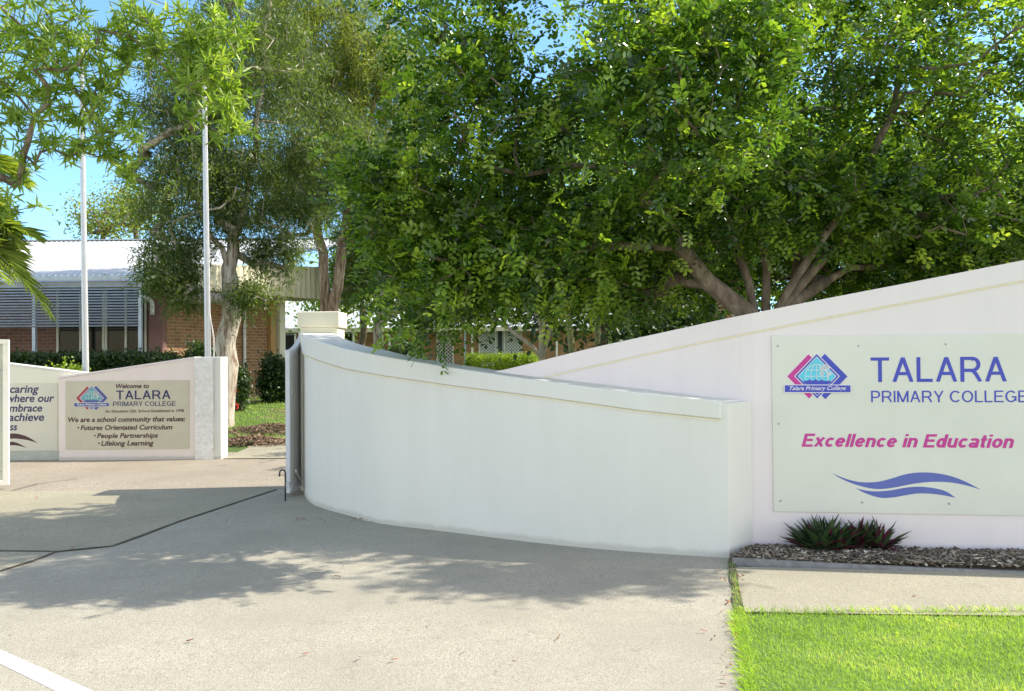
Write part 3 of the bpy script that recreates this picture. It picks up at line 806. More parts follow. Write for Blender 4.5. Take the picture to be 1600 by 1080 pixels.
bolt_root = empty("drop_bolt", (db_.x, db_.y, 0), "hooked steel drop bolt standing in the concrete by the grey gate", "bolt")
m.build("rod", M["darksteel"], bolt_root, smooth=True)
m = MB(); m.box((db_.x + .018, db_.y + .01, .16), (.05, .03, .06)); m.build("bracket", M["steel"], bolt_root, bevel=.003)
lf_ = G(14.5, 764.5); lh = G(-170, 773)
gl, GL2 = gate_leaf("gate_leaf", lf_, lh, Z(10, 531, lf_.y), Z(10, 505, lf_.y) + .1, M["gate_white"], simple("cream sheet", (.58, .57, .47), .5), "white framed gate with a cream sheet beside the palm fronds", None)
for zz in (.2, 1.3):
    m = MB(); m.tube([(.09, .008, zz), (.09, .02, zz)], .012, 10); m.tube([(.09, -.008, zz), (.09, -.02, zz)], .012, 10); m.build("bolt_head", M["steel"], gl, local=True)

# ------------------------------------------------------------------ flagpoles
for (px, ptop, lab, rope) in ((133.5, 60, "flagpole without slack rope, nearer the lime shrub and the gate", False), (324.5, 108, "flagpole with loose white halyard behind the pebbled pier", True)):
    y = wy + .75
    b = D(px + (2 if not rope else 2), 600, y); b.z = 0
    tpx = 127 if not rope else 319
    tp = D(tpx, ptop, y)
    fp = empty("flagpole", (b.x, b.y, 0), "tall silver " + lab, "flagpole", "silver flagpoles behind the low walls")
    n = 10
    MB().tube([b.lerp(tp, i / n) for i in range(n + 1)], [.050 - .018 * i / n for i in range(n + 1)], 16).build("pole", M["polealu"], fp, smooth=True)
    MB().tube([tp + Vector((0, 0, .0)), tp + Vector((0, 0, .02)), tp + Vector((0, 0, .05)), tp + Vector((0, 0, .06))], [.04, .055, .045, .01], 14).build("finial", M["polealu"], fp, smooth=True)
    MB().tube([b + Vector((0, 0, .0)), b + Vector((0, 0, .05))], [.11, .11], 16).build("base_flange", M["steel"], fp)
    cz = 1.15
    cl = b.lerp(tp, cz / tp.z)
    m = MB(); m.box((cl.x + .055, cl.y - .02, cl.z), (.02, .02, .12)); m.box((cl.x + .07, cl.y - .02, cl.z + .05), (.03, .015, .02)); m.box((cl.x + .07, cl.y - .02, cl.z - .05), (.03, .015, .02)); m.build("cleat", M["steel"], fp)
    m = MB()
    for k in range(2):
        pts = []
        for i in range(25):
            t = i / 24; p = b.lerp(tp, (1.15 + (tp.z - 1.3) * t) / tp.z)
            bow = (math.sin(min(t * 5, 1) * math.pi) * (.07 if k else .045)) if rope else 0
            pts.append((p.x + .052 + bow - .014 * t, p.y - .02 - .02 * k, p.z))
        m.tube(pts, .004, 5)
    m.build("halyard", M["rope"], fp)

# ------------------------------------------------------------------ left school building
gz = .40
fy = 21.5
sb = empty("school_building", (X(200, fy), fy, gz), "brick school building with a pale corrugated roof and louvred sunshade behind the flagpoles", "building")
xL = -20.0
eave_y = 20.55
eave_z = Z(150, 431, eave_y)
A = Vector((X(256, fy), fy, 0)); Bp = Vector((X(418, 24.6, 600), 24.6, 0))
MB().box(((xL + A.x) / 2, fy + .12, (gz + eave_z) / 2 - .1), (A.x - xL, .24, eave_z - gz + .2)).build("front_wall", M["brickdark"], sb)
gdir = (Bp - A).normalized(); gn = Vector((gdir.y, -gdir.x, 0))
F0 = Vector((X(293, 20.6), 20.6, 0)); F1 = F0 + gdir * ((Vector((X(497, 25.0), 25.0, 0)) - F0).dot(gdir))
fz = Z(303, 453, 20.9)
m = MB(); bb = [A + gn * .002, Bp, Bp - gn * .24, A - gn * .24]; m.prism([(p.x, p.y) for p in bb], gz - .3, fz - .002); m.build("gable_wall", M["brickmat"], sb)
# pilaster, columns
xa, xb = X(234, 21.3), X(256, 21.3)
MB().box(((xa + xb) / 2, 21.36, (gz + fz) / 2), (xb - xa, .26, fz - gz)).build("pilaster", M["pinkbrown"], sb, bevel=.01)
c = Bp + gdir * .12
MB().box((c.x, c.y, (gz + fz) / 2), (.20, .24, fz - gz - .004), math.atan2(gdir.y, gdir.x)).build("column", M["ochre"], sb)
c = Bp + gdir * .42 + gn * .06
MB().box((c.x, c.y, (gz + fz) / 2), (.22, .26, fz - gz - .004), math.atan2(gdir.y, gdir.x)).build("column", M["cream_wall"], sb)
c = A.lerp(Bp, .74) + gn * .06
MB().tube([(c.x, c.y, gz - .1), (c.x, c.y, fz)], .045, 10).build("downpipe", M["whitetrim"], sb, smooth=True)
m = MB(); y = 21.1
m.tube([D(219, 461, y + .1), D(226, 463, y), D(236, 470, y), D(238, 474, y), D(238, 492, y)], .055, 8); m.build("downpipe", M["whitetrim"], sb, smooth=True)
# fascia: ribbed sheet along the gable and its soffit
m = MB(); L = (F1 - F0).length; n = int(L / .05)
fr_, bk_ = [], []
for i in range(n + 1):
    s = L * i / n; t = s / L
    o = .022 * math.sin(2 * math.pi * s / .2)
    p = F0 + gdir * s + gn * o
    zt_f = Z(305, 413, 20.7) + (Z(490, 417, 24.8) - Z(305, 413, 20.7)) * t
    fr_.append((p.x, p.y, fz)); bk_.append((p.x, p.y, zt_f))
m.add(fr_ + bk_, [(i, i + 1, n + 2 + i, n + 1 + i) for i in range(n)])
fo = m.build("fascia", M["creammetal"], sb)
sm = fo.modifiers.new("thick", 'SOLIDIFY'); sm.thickness = .02; sm.offset = 0
m = MB(); q_ = [F0 + gn * .02, F1 + gn * .02, F1 - gn * 1.2 + gdir * .1, A + gdir * -.4 - gn * .2 + Vector((0, 0, 0))]
m.prism([(p.x, p.y) for p in q_], fz + .004, fz + .03); m.build("soffit", M["soffit"], sb)
MB().box(((xL + F0.x) / 2, (eave_y + fy) / 2 + .05, eave_z - .26), (F0.x - xL, fy - eave_y - .06, .03)).build("soffit", M["soffit"], sb)
MB().box(((xL + F0.x) / 2 - .02, eave_y + .10, eave_z - .165), (F0.x - xL - .04, .03, .17)).build("eave_board", M["creammetal"], sb)
# corrugated roof
m = MB(); pitch = math.tan(math.radians(14.5)); ridge = 27.3
xe_r = F0.x + (ridge - F0.y) * gdir.x / gdir.y
n = int((xe_r - xL) / .038); vs = []
for i in range(n + 1):
    x = xL + (xe_r - xL) * i / n
    ys0 = eave_y - .05 if x <= F0.x else F0.y + (x - F0.x) * gdir.y / gdir.x
    w = .018 * math.sin(2 * math.pi * (x - xL) / .152)
    for yy in (ys0, ridge):
        vs.append((x, min(yy, ridge), eave_z + .03 + (min(yy, ridge) - eave_y) * pitch + w))
m.add(vs, [(2 * i, 2 * i + 2, 2 * i + 3, 2 * i + 1) for i in range(n)])
ro = m.build("roof", M["roofmetal"], sb)
sm = ro.modifiers.new("thick", 'SOLIDIFY'); sm.thickness = .008; sm.offset = 0
MB().bar((xL, ridge + .02, eave_z + .06 + (ridge - eave_y) * pitch), (xe_r, ridge + .02, eave_z + .06 + (ridge - eave_y) * pitch), .3, .03).build("ridge_cap", M["roofmetal"], sb)
MB().bar((xL, eave_y - .06, eave_z - .06), (F0.x - .02, eave_y - .06, eave_z - .06), .12, .13).build("gutter", M["gutter"], sb, bevel=.015)
# windows
def window(pxa, pxb, pya, pyb, y, parent, nm=1, frame_m=None, pane_m=None):
    x0, x1, z0, z1 = X(pxa, y), X(pxb, y), Z((pxa + pxb) / 2, pyb, y), Z((pxa + pxb) / 2, pya, y)
    m = MB(); t = .055
    m.box(((x0 + x1) / 2, y, z1 - t / 2), (x1 - x0, .07, t)); m.box(((x0 + x1) / 2, y, z0 + t / 2), (x1 - x0, .07, t))
    for k in range(nm + 2):
        xx = x0 + t / 2 + (x1 - x0 - t) * k / (nm + 1)
        m.box((xx, y, (z0 + z1) / 2), (t, .07, z1 - z0 - 2 * t))
    w = m.build("window", frame_m or M["frame_cream"], parent)
    MB().box(((x0 + x1) / 2, y + .012, (z0 + z1) / 2), (x1 - x0 - .04, .012, z1 - z0 - .04)).build("pane", pane_m or M["glass"], w)
    return w
for a, b in ((12, 88), (89, 164), (164.6, 230)):
    if a > 50: window(a, b, 446, 578, fy - .045, sb)
# louvred sunshade on posts
ay = 20.0
x0, x1 = xL + 3, X(217, ay)
zt_a, zb_a = Z(150, 437, ay), Z(150, 511, ay)
m = MB()
for k in range(17):
    zz = zb_a + .03 + (zt_a - zb_a - .06) * k / 16
    m.box(((x0 + x1) / 2, ay, zz), (x1 - x0 - .05, .012, .058), m=Matrix.Rotation(math.radians(-58), 3, 'X'))
sh = m.build("sunshade", M["awning"], sb)
for px in (-150, 52, 218):
    xx = X(px, ay)
    MB().box((xx, ay + .05, (gz + zt_a) / 2), (.075, .075, zt_a - gz + .06)).build("post", M["awning"], sh)
    MB().bar((xx, ay + .1, zt_a - .05), (xx, fy, zt_a - .05), .05, .05).build("bracket", M["awning"], sh)

# ------------------------------------------------------------------ classroom block further back
cy = 38.0; cz0 = terrain(0, cy)
cb_ = empty("classroom_block", (X(720, cy), cy, cz0), "ochre brick classroom block with screened door and windows seen past the curved wall", "building")
xl, xr = X(425, cy), X(1010, cy)
zev = Z(720, 512, cy)
MB().box(((xl + xr) / 2, cy + .15, (cz0 + zev) / 2), (xr - xl, .3, zev - cz0)).build("wall", M["brickfar"], cb_)
m = MB(); n = int((xr - xl + 1) / .1); vs = []
for i in range(n + 1):
    x = xl - .5 + (xr - xl + 1) * i / n
    for yy, zz in ((cy - 1.5, zev - .02), (cy + 7, zev + 2.3)): vs.append((x, yy, zz + .02 * math.sin(i * 1.7)))
m.add(vs, [(2 * i, 2 * i + 2, 2 * i + 3, 2 * i + 1) for i in range(n)])
ro = m.build("roof", M["roofmetal"], cb_); sm = ro.modifiers.new("thick", 'SOLIDIFY'); sm.thickness = .02
MB().bar((xl - .5, cy - 1.5, zev - .12), (xr + .5, cy - 1.5, zev - .12), .1, .18).build("gutter", M["creammetal"], cb_)
dy = cy - .05
x0, x1 = X(683, dy), X(708, dy); zt_d = Z(695, 515, dy)
m = MB(); t = .06
m.box((x0, dy, (cz0 + zt_d) / 2), (t, .1, zt_d - cz0)); m.box((x1, dy, (cz0 + zt_d) / 2), (t, .1, zt_d - cz0)); m.box(((x0 + x1) / 2, dy, zt_d - t / 2), (x1 - x0 - t, .1, t))
dr = m.build("door", M["whitetrim"], cb_)
MB().box(((x0 + x1) / 2, dy + .01, (cz0 + zt_d) / 2 - .03), (x1 - x0 - t, .03, zt_d - cz0 - .06)).build("mesh_panel", M["screen_door"], dr)
MB().box((x1 - .1, dy - .03, cz0 + 1.0), (.03, .05, .14)).build("handle", M["steel"], dr)
window(748, 776, 514, 572, dy, cb_, 0, M["whitetrim"], M["screen_window"])
window(787, 816, 514, 572, dy, cb_, 0, M["whitetrim"], M["screen_window"])
window(776.4, 786.6, 514, 572, dy, cb_, 0, M["blueframe"], M["doordark"])
window(530, 552, 520, 560, dy, cb_, 0, M["blueframe"], M["doordark"])
window(440, 462, 522, 560, dy, cb_, 0, M["blueframe"], M["doordark"])
for px in (462, 553, 609, 634, 648, 727, 738, 870):
    xx = X(px, cy - 1.3)
    MB().box((xx, cy - 1.35, (cz0 + zev) / 2 - .1), (.07, .07, zev - cz0 - .12)).build("post", M["whitetrim"] if px != 727 else M["blueframe"], cb_)

# brick building glimpsed behind the broad tree
ky = 15.0
kb = empty("brick_building", (X(1080, ky), ky, .1), "brown brick building with timber beam and red post half hidden behind the broad leafed tree", "building")
x0, x1 = X(1000, ky), X(1172, ky)
MB().box(((x0 + x1) / 2, ky + 1.2, 1.6), (x1 - x0, .25, 3.6)).build("wall", M["brickmat"], kb)
MB().bar((x0 - .2, ky - .1, Z(1060, 443, ky)), (x1, ky - .1, Z(1060, 443, ky)), .15, .24).build("beam", M["timber"], kb)
MB().box((X(1160, ky), ky - .1, 1.4), (.2, .2, 2.8)).build("post", M["redpaint"], kb)
MB().box((X(1008, ky), ky - .1, 1.4), (.14, .14, 2.8)).build("post", M["timber"], kb)
MB().box(((x0 + x1) / 2, ky + 3, Z(1080, 372, ky)), (x1 - x0 + .4, 6.8, .12)).build("roof", M["timber"], kb)

# ------------------------------------------------------------------ plants
def unit(a): return a / np.maximum(np.linalg.norm(a, axis=-1, keepdims=True), 1e-9)
def leaf_geo(pos, tip, nrm, L, W, prof="lance", fold=.25, droop=.12):
    """one small folded blade per row"""
    N = len(pos); tip = unit(tip); side = unit(np.cross(tip, nrm)); up = np.cross(side, tip)
    L = np.broadcast_to(np.asarray(L, float).reshape(-1, 1), (N, 1)); W = np.broadcast_to(np.asarray(W, float).reshape(-1, 1), (N, 1))
    if prof == "quad":
        V = np.stack([pos, pos + tip * L * .45 + side * W + up * W * fold, pos + tip * L - up * L * droop, pos + tip * L * .45 - side * W + up * W * fold], 1)
        F = (np.arange(N) * 4)[:, None] + np.array([[0, 1, 2, 3]])
        return V.reshape(-1, 3), F, 1
    a, wa, b, wb, e = dict(lance=(.3, 1.0, .65, .75, 1.0), obov=(.38, .72, .78, 1.0, 1.0), strap=(.15, .9, .6, .8, 1.0))[prof]
    def r(t, w, s): return pos + tip * L * t + side * W * w * s + up * (W * fold * w) - up * L * droop * t * t
    V = np.stack([pos, r(a, wa, 1), r(b, wb, 1), r(e, .0, 1), r(b, wb, -1), r(a, wa, -1)], 1)
    F = ((np.arange(N) * 6)[:, None, None] + np.array([[[0, 1, 2, 3], [0, 3, 4, 5]]])).reshape(-1, 4)
    return V.reshape(-1, 3), F, 2
def blob_points(blobs, rg, inner=.35):
    P, C = [], []
    for (c, rad, n) in blobs:
        d = unit(rg.normal(size=(n, 3))); r = (inner ** 3 + (1 - inner ** 3) * rg.random((n, 1))) ** (1 / 3)
        P.append(np.array(c) + d * r * np.array(rad)); C.append(np.repeat(np.array([c]), n, 0))
    return np.concatenate(P), np.concatenate(C)
def pb(px, py, y, rx, ry, rz, n): return (tuple(D(px, py, y)), (rx, ry, rz), n)

def grow(limbs, att, R0, rg, seg=.3, sag=.08, power=.47, jit=.05, tipr=.004):
    """limbs (hand-set polylines) then a twig from the nearest wood to every leaf spray; returns a mesh of tapering tubes"""
    pos = [np.array(limbs[0][0], float)]; par = [-1]
    def near(p):
        A = np.array(pos); return int(np.argmin(((A - p) ** 2).sum(1)))
    def path(i, q, s):
        p = pos[i]; d = np.linalg.norm(q - p); n = max(1, int(d / s))
        for k in range(1, n + 1):
            t = k / n; x = p + (q - p) * t + np.array([0, 0, sag * d * math.sin(math.pi * t)])
            if k < n: x = x + rg.normal(size=3) * jit * s * 1.5
            pos.append(x); par.append(i); i = len(pos) - 1
        return i
    for lb in limbs:
        i = near(np.array(lb[0], float))
        for q in lb[1:]: i = path(i, np.array(q, float), .28)
    order = np.argsort(((att - np.array(limbs[0][min(1, len(limbs[0]) - 1)])) ** 2).sum(1))
    A = np.zeros((len(pos) + len(att) * 40, 3)); n0 = len(pos); A[:n0] = pos
    for j in order:
        i = int(np.argmin(((A[:n0] - att[j]) ** 2).sum(1)))
        path(i, att[j], seg)
        while n0 < len(pos): A[n0] = pos[n0]; n0 += 1
    n = len(pos); cnt = np.zeros(n); kids = [[] for _ in range(n)]
    for i in range(1, n): kids[par[i]].append(i)
    for i in range(n - 1, -1, -1):
        cnt[i] = max(1, sum(cnt[k] for k in kids[i]))
    rad = np.maximum(R0 * (cnt / cnt[0]) ** power, tipr)
    m = MB()
    starts = [(None, 0)]
    while starts:
        p, i = starts.pop()
        ch = ([] if p is None else [p]) + [i]
        rr = ([] if p is None else [min(rad[p], rad[i] * 1.15)]) + [rad[i]]
        while kids[i]:
            ks = sorted(kids[i], key=lambda k: -cnt[k])
            for k in ks[1:]: starts.append((i, k))
            i = ks[0]; ch.append(i); rr.append(rad[i])
        for _ in range(8 if rr[0] > .05 else 3):
            rr = [rr[0]] + [(rr[k - 1] + 2 * rr[k] + rr[k + 1]) / 4 for k in range(1, len(rr) - 1)] + rr[-1:] if len(rr) > 2 else rr
        if len(ch) > 1:
            big = max(rr)
            m.tube([pos[k] for k in ch], rr, 12 if big > .08 else 7 if big > .02 else 4, cap=False)
    return m

def tree(name, base, label, cat, limbs, att, R0, bark, rg, leaf_fn, leaf_m, group=None, extra=None, **kw):
    root = empty(name, base, label, cat, group)
    grow(limbs, att, R0, rg, **kw).build("trunk", bark, root, smooth=True)
    V, F, T = leaf_fn(att, rg)
    fast_mesh("crown", V, F, leaf_m, root, T)
    if extra is not None: extra(root)
    return root

def compound(centre, per=6, nl=8, L=.085, W=.021, rach=.21, spread=.10, tint0=.0):
    """sprays of compound leaves with rounded leaflets"""
    def fn(att, rg):
        N = len(att)
        out = unit(att - np.array(centre) + np.array([0, 0, .4]))
        st = rg.random(N) ** 1.3 * .66 + tint0 - .04
        a = np.repeat(att, per, 0); o = np.repeat(out, per, 0); t = np.repeat(st, per)
        K = len(a)
        d = unit(o * .55 + unit(rg.normal(size=(K, 3))) * 1.0)
        up = unit(np.array([0, 0, 1.0]) + rg.normal(size=(K, 3)) * .45)
        sd_ = unit(np.cross(d, up)); nn = np.cross(sd_, d)
        a = a + rg.normal(size=(K, 3)) * spread
        t = t + rg.random(K) * .42 - .06
        P, Tp, Nn, Tt = [], [], [], []
        for k in range(nl):
            s = 1 if k % 2 else -1; f = .3 + .7 * (k // 2) / max(1, (nl // 2 - 1))
            P.append(a + d * rach * f + nn * -.06 * f * f); ang = .95 - .35 * f
            Tp.append(d * (1 - ang * .6) + sd_ * s * ang + rg.normal(size=(K, 3)) * .14); Nn.append(nn + rg.normal(size=(K, 3)) * .25); Tt.append(t + rg.random(K) * .15)
        P, Tp, Nn, Tt = map(np.concatenate, (P, Tp, Nn, Tt))
        ll = L * rg.uniform(.75, 1.2, len(P))
        V, F, k = leaf_geo(P, Tp, Nn, ll, W * ll / L, "obov")
        return V, F, np.repeat(np.clip(Tt, 0, 1), k)
    return fn
def needles(per=45, L=.10, W=.008, length=.45, droop=.5, spread=.06, tint0=0.0, sc=1.0):
    """hanging twigs clothed in narrow leaves"""
    def fn(att, rg):
        N = len(att)
        st = rg.random(N) * .5 + tint0
        d = unit(unit(rg.normal(size=(N, 3))) + np.array([0, 0, -droop]))
        a = np.repeat(att, per, 0); dd = np.repeat(d, per, 0); t = np.repeat(st, per); K = len(a)
        f = rg.random((K, 1))
        p = a + dd * length * (f - .3) + rg.normal(size=(K, 3)) * spread + np.array([0, 0, -1]) * length * .35 * droop * f * f
        tp = unit(dd * .8 + unit(rg.normal(size=(K, 3))) * .9 + np.array([0, 0, -.25]))
        nn = unit(rg.normal(size=(K, 3)) + np.array([0, 0, .5]))
        V, F, k = leaf_geo(p, tp, nn, L * rg.uniform(.6, 1.25, K) * sc, W * sc, "quad")
        return V, F, np.repeat(np.clip(t + rg.random(K) * .5, 0, 1), k)
    return fn
def whorls(per=16, L=.15, W=.014):
    """rosettes of lance leaves at the twig ends"""
    def fn(att, rg):
        N = len(att)
        ax = unit(rg.normal(size=(N, 3)) * .7 + np.array([.25, 0, -.1]))
        a = np.repeat(att, per, 0); x = np.repeat(ax, per, 0); K = len(a)
        tp = unit(x * rg.uniform(.1, 1.0, (K, 1)) + unit(rg.normal(size=(K, 3))) * .95)
        p = a - x * rg.random((K, 1)) * .10
        V, F, k = leaf_geo(p, tp, unit(x + rg.normal(size=(K, 3)) * .5), L * rg.uniform(.6, 1.15, K), W, "lance", .3, .15)
        return V, F, np.repeat(np.clip(np.repeat(rg.random(N) * .6, per) + rg.random(K) * .4, 0, 1), k)
    return fn
def scatter(per=30, L=.06, W=.016, spread=.16, prof="lance"):
    def fn(att, rg):
        N = len(att); a = np.repeat(att, per, 0); K = len(a)
        p = a + rg.normal(size=(K, 3)) * spread
        V, F, k = leaf_geo(p, unit(rg.normal(size=(K, 3)) + np.array([0, 0, .2])), unit(rg.normal(size=(K, 3)) + np.array([0, 0, .9])), L * rg.uniform(.6, 1.2, K), W, prof)
        return V, F, np.repeat(np.clip(np.repeat(rg.random(N) * .5, per) + rg.random(K) * .5, 0, 1), k)
    return fn

# --- broad leafed shade tree behind the sign wall
rg = np.random.default_rng(21)
ty = 7.4
bz = D(1193, 490, ty); base = Vector((bz.x, ty, 0))
def dd(px, py, y): return tuple(D(px, py, y))
limbs = [
    [tuple(base), dd(1168, 490, ty - .05), dd(1105, 440, ty - .1), dd(1062, 385, ty - .2), dd(1030, 330, ty - .3), dd(960, 265, ty - .4), dd(880, 200, ty - .4)],
    [tuple(base), dd(1180, 500, ty), dd(1170, 440, ty + .1), dd(1140, 360, ty + .1), dd(1120, 250, ty), dd(1080, 110, ty - .5), dd(1050, -60, ty - .4)],
    [tuple(base), dd(1196, 500, ty), dd(1198, 420, ty + .15), dd(1187, 340, ty + .25), dd(1205, 200, ty + .3), dd(1240, 0, ty + .3), dd(1300, -160, ty + .3)],
    [tuple(base), dd(1205, 500, ty), dd(1240, 440, ty - .1), dd(1290, 365, ty - .2), dd(1350, 290, ty - .25), dd(1395, 180, ty - .2), dd(1420, 20, ty)],
    [tuple(base), dd(1205, 500, ty), dd(1262, 432, ty + .1), dd(1345, 345, ty + .2), dd(1450, 250, ty + .3), dd(1560, 130, ty + .3), dd(1690, 10, ty + .2)],
    [tuple(base), dd(1205, 500, ty), dd(1290, 440, ty + .3), dd(1420, 415, ty + .5), dd(1570, 370, ty + .6)],
    [dd(1062, 385, ty - .2), dd(980, 385, ty - .3), dd(860, 395, ty - .4), dd(730, 440, ty - .4)],
    [dd(960, 265, ty - .4), dd(820, 275, ty - .3), dd(660, 262, ty), dd(540, 285, ty + .1)],
]
def sb_(px, py, y, rx, ry, rz, n): return pb(px, py, y * .905, rx * .905, ry * .9, rz * .905, n)
blobs = [sb_(1180, 100, 8.5, 2.2, 1.5, 1.35, 270), sb_(930, 190, 8.4, 1.5, 1.3, 1.35, 260), sb_(770, 240, 8.3, 1.0, 1.1, 1.25, 200), sb_(1450, 160, 8.6, 2.0, 1.4, 1.5, 260),
         sb_(1640, 250, 8.6, 1.4, 1.3, 1.9, 110), sb_(1000, -110, 8.4, 2.0, 1.5, 1.4, 150), sb_(1400, -150, 8.7, 2.4, 1.4, 1.5, 140), sb_(720, 20, 8.3, .75, 1.2, 1.1, 130),
         sb_(690, 445, 7.9, .62, .6, .50, 85), sb_(840, 400, 7.9, .85, .7, .46, 100), sb_(560, 285, 8.2, .50, .45, .26, 30), sb_(1040, 150, 6.5, .85, .5, .62, 95),
         sb_(970, 410, 8.6, .8, .7, .42, 90), sb_(1500, 350, 8.5, 1.3, 1.0, .55, 170), sb_(640, 330, 8.1, .5, .5, .5, 45), sb_(1180, 300, 9.5, 1.8, .4, .55, 90),
         sb_(1170, 400, 9.6, 1.9, .4, .60, 150), sb_(1410, 400, 9.0, 1.3, .5, .45, 120), sb_(1180, 40, 6.6, .7, .4, .4, 40), sb_(1130, 330, 8.0, 1.0, .5, .35, 70), sb_(1290, 300, 8.0, .8, .5, .35, 55), 
         ((4.55, 6.1, 3.95), (.75, .5, .5), 52), ((5.8, 6.2, 5.1), (.85, .55, .55), 60)]
att, _c = blob_points(blobs, rg)
cc = tuple(D(1180, 200, 7.4))
keep = np.ones(len(att), bool)
for i, p in enumerate(att):
    u, v = px_of(p)
    if 1060 < u < 1350 and 370 < v < 520 and p[1] < 8.0: keep[i] = rg.random() < .12
    if p[1] > 7.75 and p[2] > 3.1 and p[0] < 2.4 and rg.random() < .8: keep[i] = False
    if v > 500 and u > 860 and p[1] < 8.2: keep[i] = False
    if v > (506 if 600 < u < 680 else 498) and u > 560 and p[1] < 8.6: keep[i] = False
    if math.sin(p[0] * 3.1 + 1.3 * math.sin(p[2] * 2.3)) + math.sin(p[1] * 3.7 + 2.1) + math.sin(p[2] * 3.3 + p[0]) > (.95 if v > -20 else .1) and p[1] < 8.4 and v < 330: keep[i] = False
att = att[keep]
tree("shade_tree", base, "broad leafed shade tree with several stems rising behind the tall sign wall", "tree", limbs, att, .16, M["bark_grey"], rg,
     compound(cc, 11, 8, .056, .0155, .155, .12), M["leaf_big"], seg=.25, power=.6, tipr=.005)

# --- paperbark trees by the school building
def paperbark(base, label, limbs, blobs, R0, bark, leaf, seed, fn, flowers=0):
    rg = np.random.default_rng(seed)
    att, _ = blob_points(blobs, rg, .25)
    def fl(root):
        if not flowers: return
        idx = rg.choice(len(att), flowers, replace=False); P, Tp = [], []
        for i in idx:
            ax = unit(rg.normal(size=3) + np.array([0, 0, -.6])); c = att[i] + rg.normal(size=3) * .12
            k = 60; f = rg.random((k, 1)); P.append(c + ax * f * .10); Tp.append(unit(np.cross(np.repeat([ax], k, 0), rg.normal(size=(k, 3)))))
        P, Tp = np.concatenate(P), np.concatenate(Tp)
        V, F, k = leaf_geo(P, Tp, rg.normal(size=P.shape), .035, .004, "quad", 0, 0)
        tag(fast_mesh("flowers", V, F, M["flower"], root, rg.random(len(F))), kind="stuff")
    return tree("paperbark_tree", base, label, "tree", limbs, att, R0, bark, rg, fn, leaf, "paperbark trees by the school building", fl, seg=.3, jit=.08, power=.6, tipr=.005)
y1 = 16.2
b1_ = Vector((G(352, 668, .08).x, G(352, 668, .08).y, .06)); y1 = b1_.y
paperbark(b1_, "paperbark tree with pale papery trunk just behind the pebbled pier",
    [[tuple(b1_ - Vector((0, 0, .1))), dd(354, 600, y1), dd(353, 530, y1), dd(360, 470, y1), dd(357, 420, y1), dd(380, 330, y1), dd(398, 250, y1 + .2), dd(410, 120, y1 + .3), dd(430, -60, y1 + .3)],
     [dd(360, 470, y1), dd(395, 440, y1 - .2), dd(450, 385, y1 - .4), dd(520, 330, y1 - .5), dd(600, 260, y1 - .5)],
     [dd(357, 430, y1), dd(330, 370, y1 - .2), dd(290, 290, y1 - .4), dd(260, 200, y1 - .4)],
     [dd(370, 470, y1), dd(385, 480, y1 - .3), dd(405, 450, y1 - .3)]],
    [pb(300, 290, y1 - .3, 1.1, 1.0, 1.3, 230), pb(265, 410, y1 - .4, .55, .6, .55, 90), pb(300, 150, y1 - .2, 1.0, 1.2, 1.2, 200), pb(420, 300, y1 + .2, 1.2, 1.1, 1.1, 200), pb(400, 100, y1 + .2, 1.4, 1.3, 1.4, 230),
     pb(400, -120, y1, 1.9, 1.5, 1.6, 170), pb(392, 462, y1 - .5, .35, .3, .22, 26), pb(285, 455, y1 - .5, .3, .3, .3, 26), pb(520, 230, y1, .9, .8, .9, 110), pb(430, 400, y1 + .3, .6, .5, .35, 34)],
    .19, M["bark_paper"], M["leaf_mel_dark"], 31, needles(85, .105, .0105, .5, .5, .09), 110)
y2 = 20.5
b2_ = Vector((X(512, y2), y2, terrain(0, y2)))
paperbark(b2_, "tall paperbark tree with twin rusty stems rising behind the gate pillar",
    [[tuple(b2_ - Vector((0, 0, .1))), dd(508, 490, y2), dd(505, 420, y2), dd(495, 350, y2), dd(480, 260, y2), dd(490, 120, y2), dd(500, -60, y2)],
     [dd(512, 520, y2), dd(528, 450, y2), dd(536, 370, y2), dd(560, 260, y2), dd(600, 120, y2), dd(620, -50, y2)]],
    [pb(500, 80, y2, 2.0, 1.6, 1.9, 420), pb(590, 160, y2, 1.5, 1.5, 1.9, 320), pb(540, -130, y2, 2.4, 1.8, 1.8, 250), pb(480, 280, y2, 1.1, 1.0, 1.0, 150), pb(620, 330, y2 - .2, 1.0, .8, .9, 130)],
    .185, M["bark_rust"], M["leaf_mel_pale"], 32, needles(90, .12, .0125, .6, .55, .11))
y3 = 24.5
b3_ = Vector((X(592, y3), y3, terrain(0, y3)))
paperbark(b3_, "smaller paperbark tree with a forked peeling trunk above the curved wall",
    [[tuple(b3_ - Vector((0, 0, .1))), dd(593, 555, y3), dd(590, 510, y3), dd(598, 460, y3), dd(590, 410, y3), dd(575, 340, y3)],
     [dd(595, 505, y3), dd(620, 485, y3 - .2), dd(650, 450, y3 - .3), dd(690, 380, y3 - .3)],
     [dd(597, 470, y3), dd(610, 420, y3), dd(640, 350, y3)]],
    [pb(600, 360, y3, 1.6, 1.2, 1.1, 230), pb(680, 370, y3, 1.4, 1.2, 1.2, 200), pb(560, 420, y3 + .3, .9, .9, .8, 100), pb(690, 470, y3, 1.0, 1.0, .7, 110), pb(640, 250, y3, 1.6, 1.2, 1.1, 160)],
    .155, M["bark_paper"], M["leaf_mel"], 33, needles(62, .14, .014, .6, .4, .12, .25))

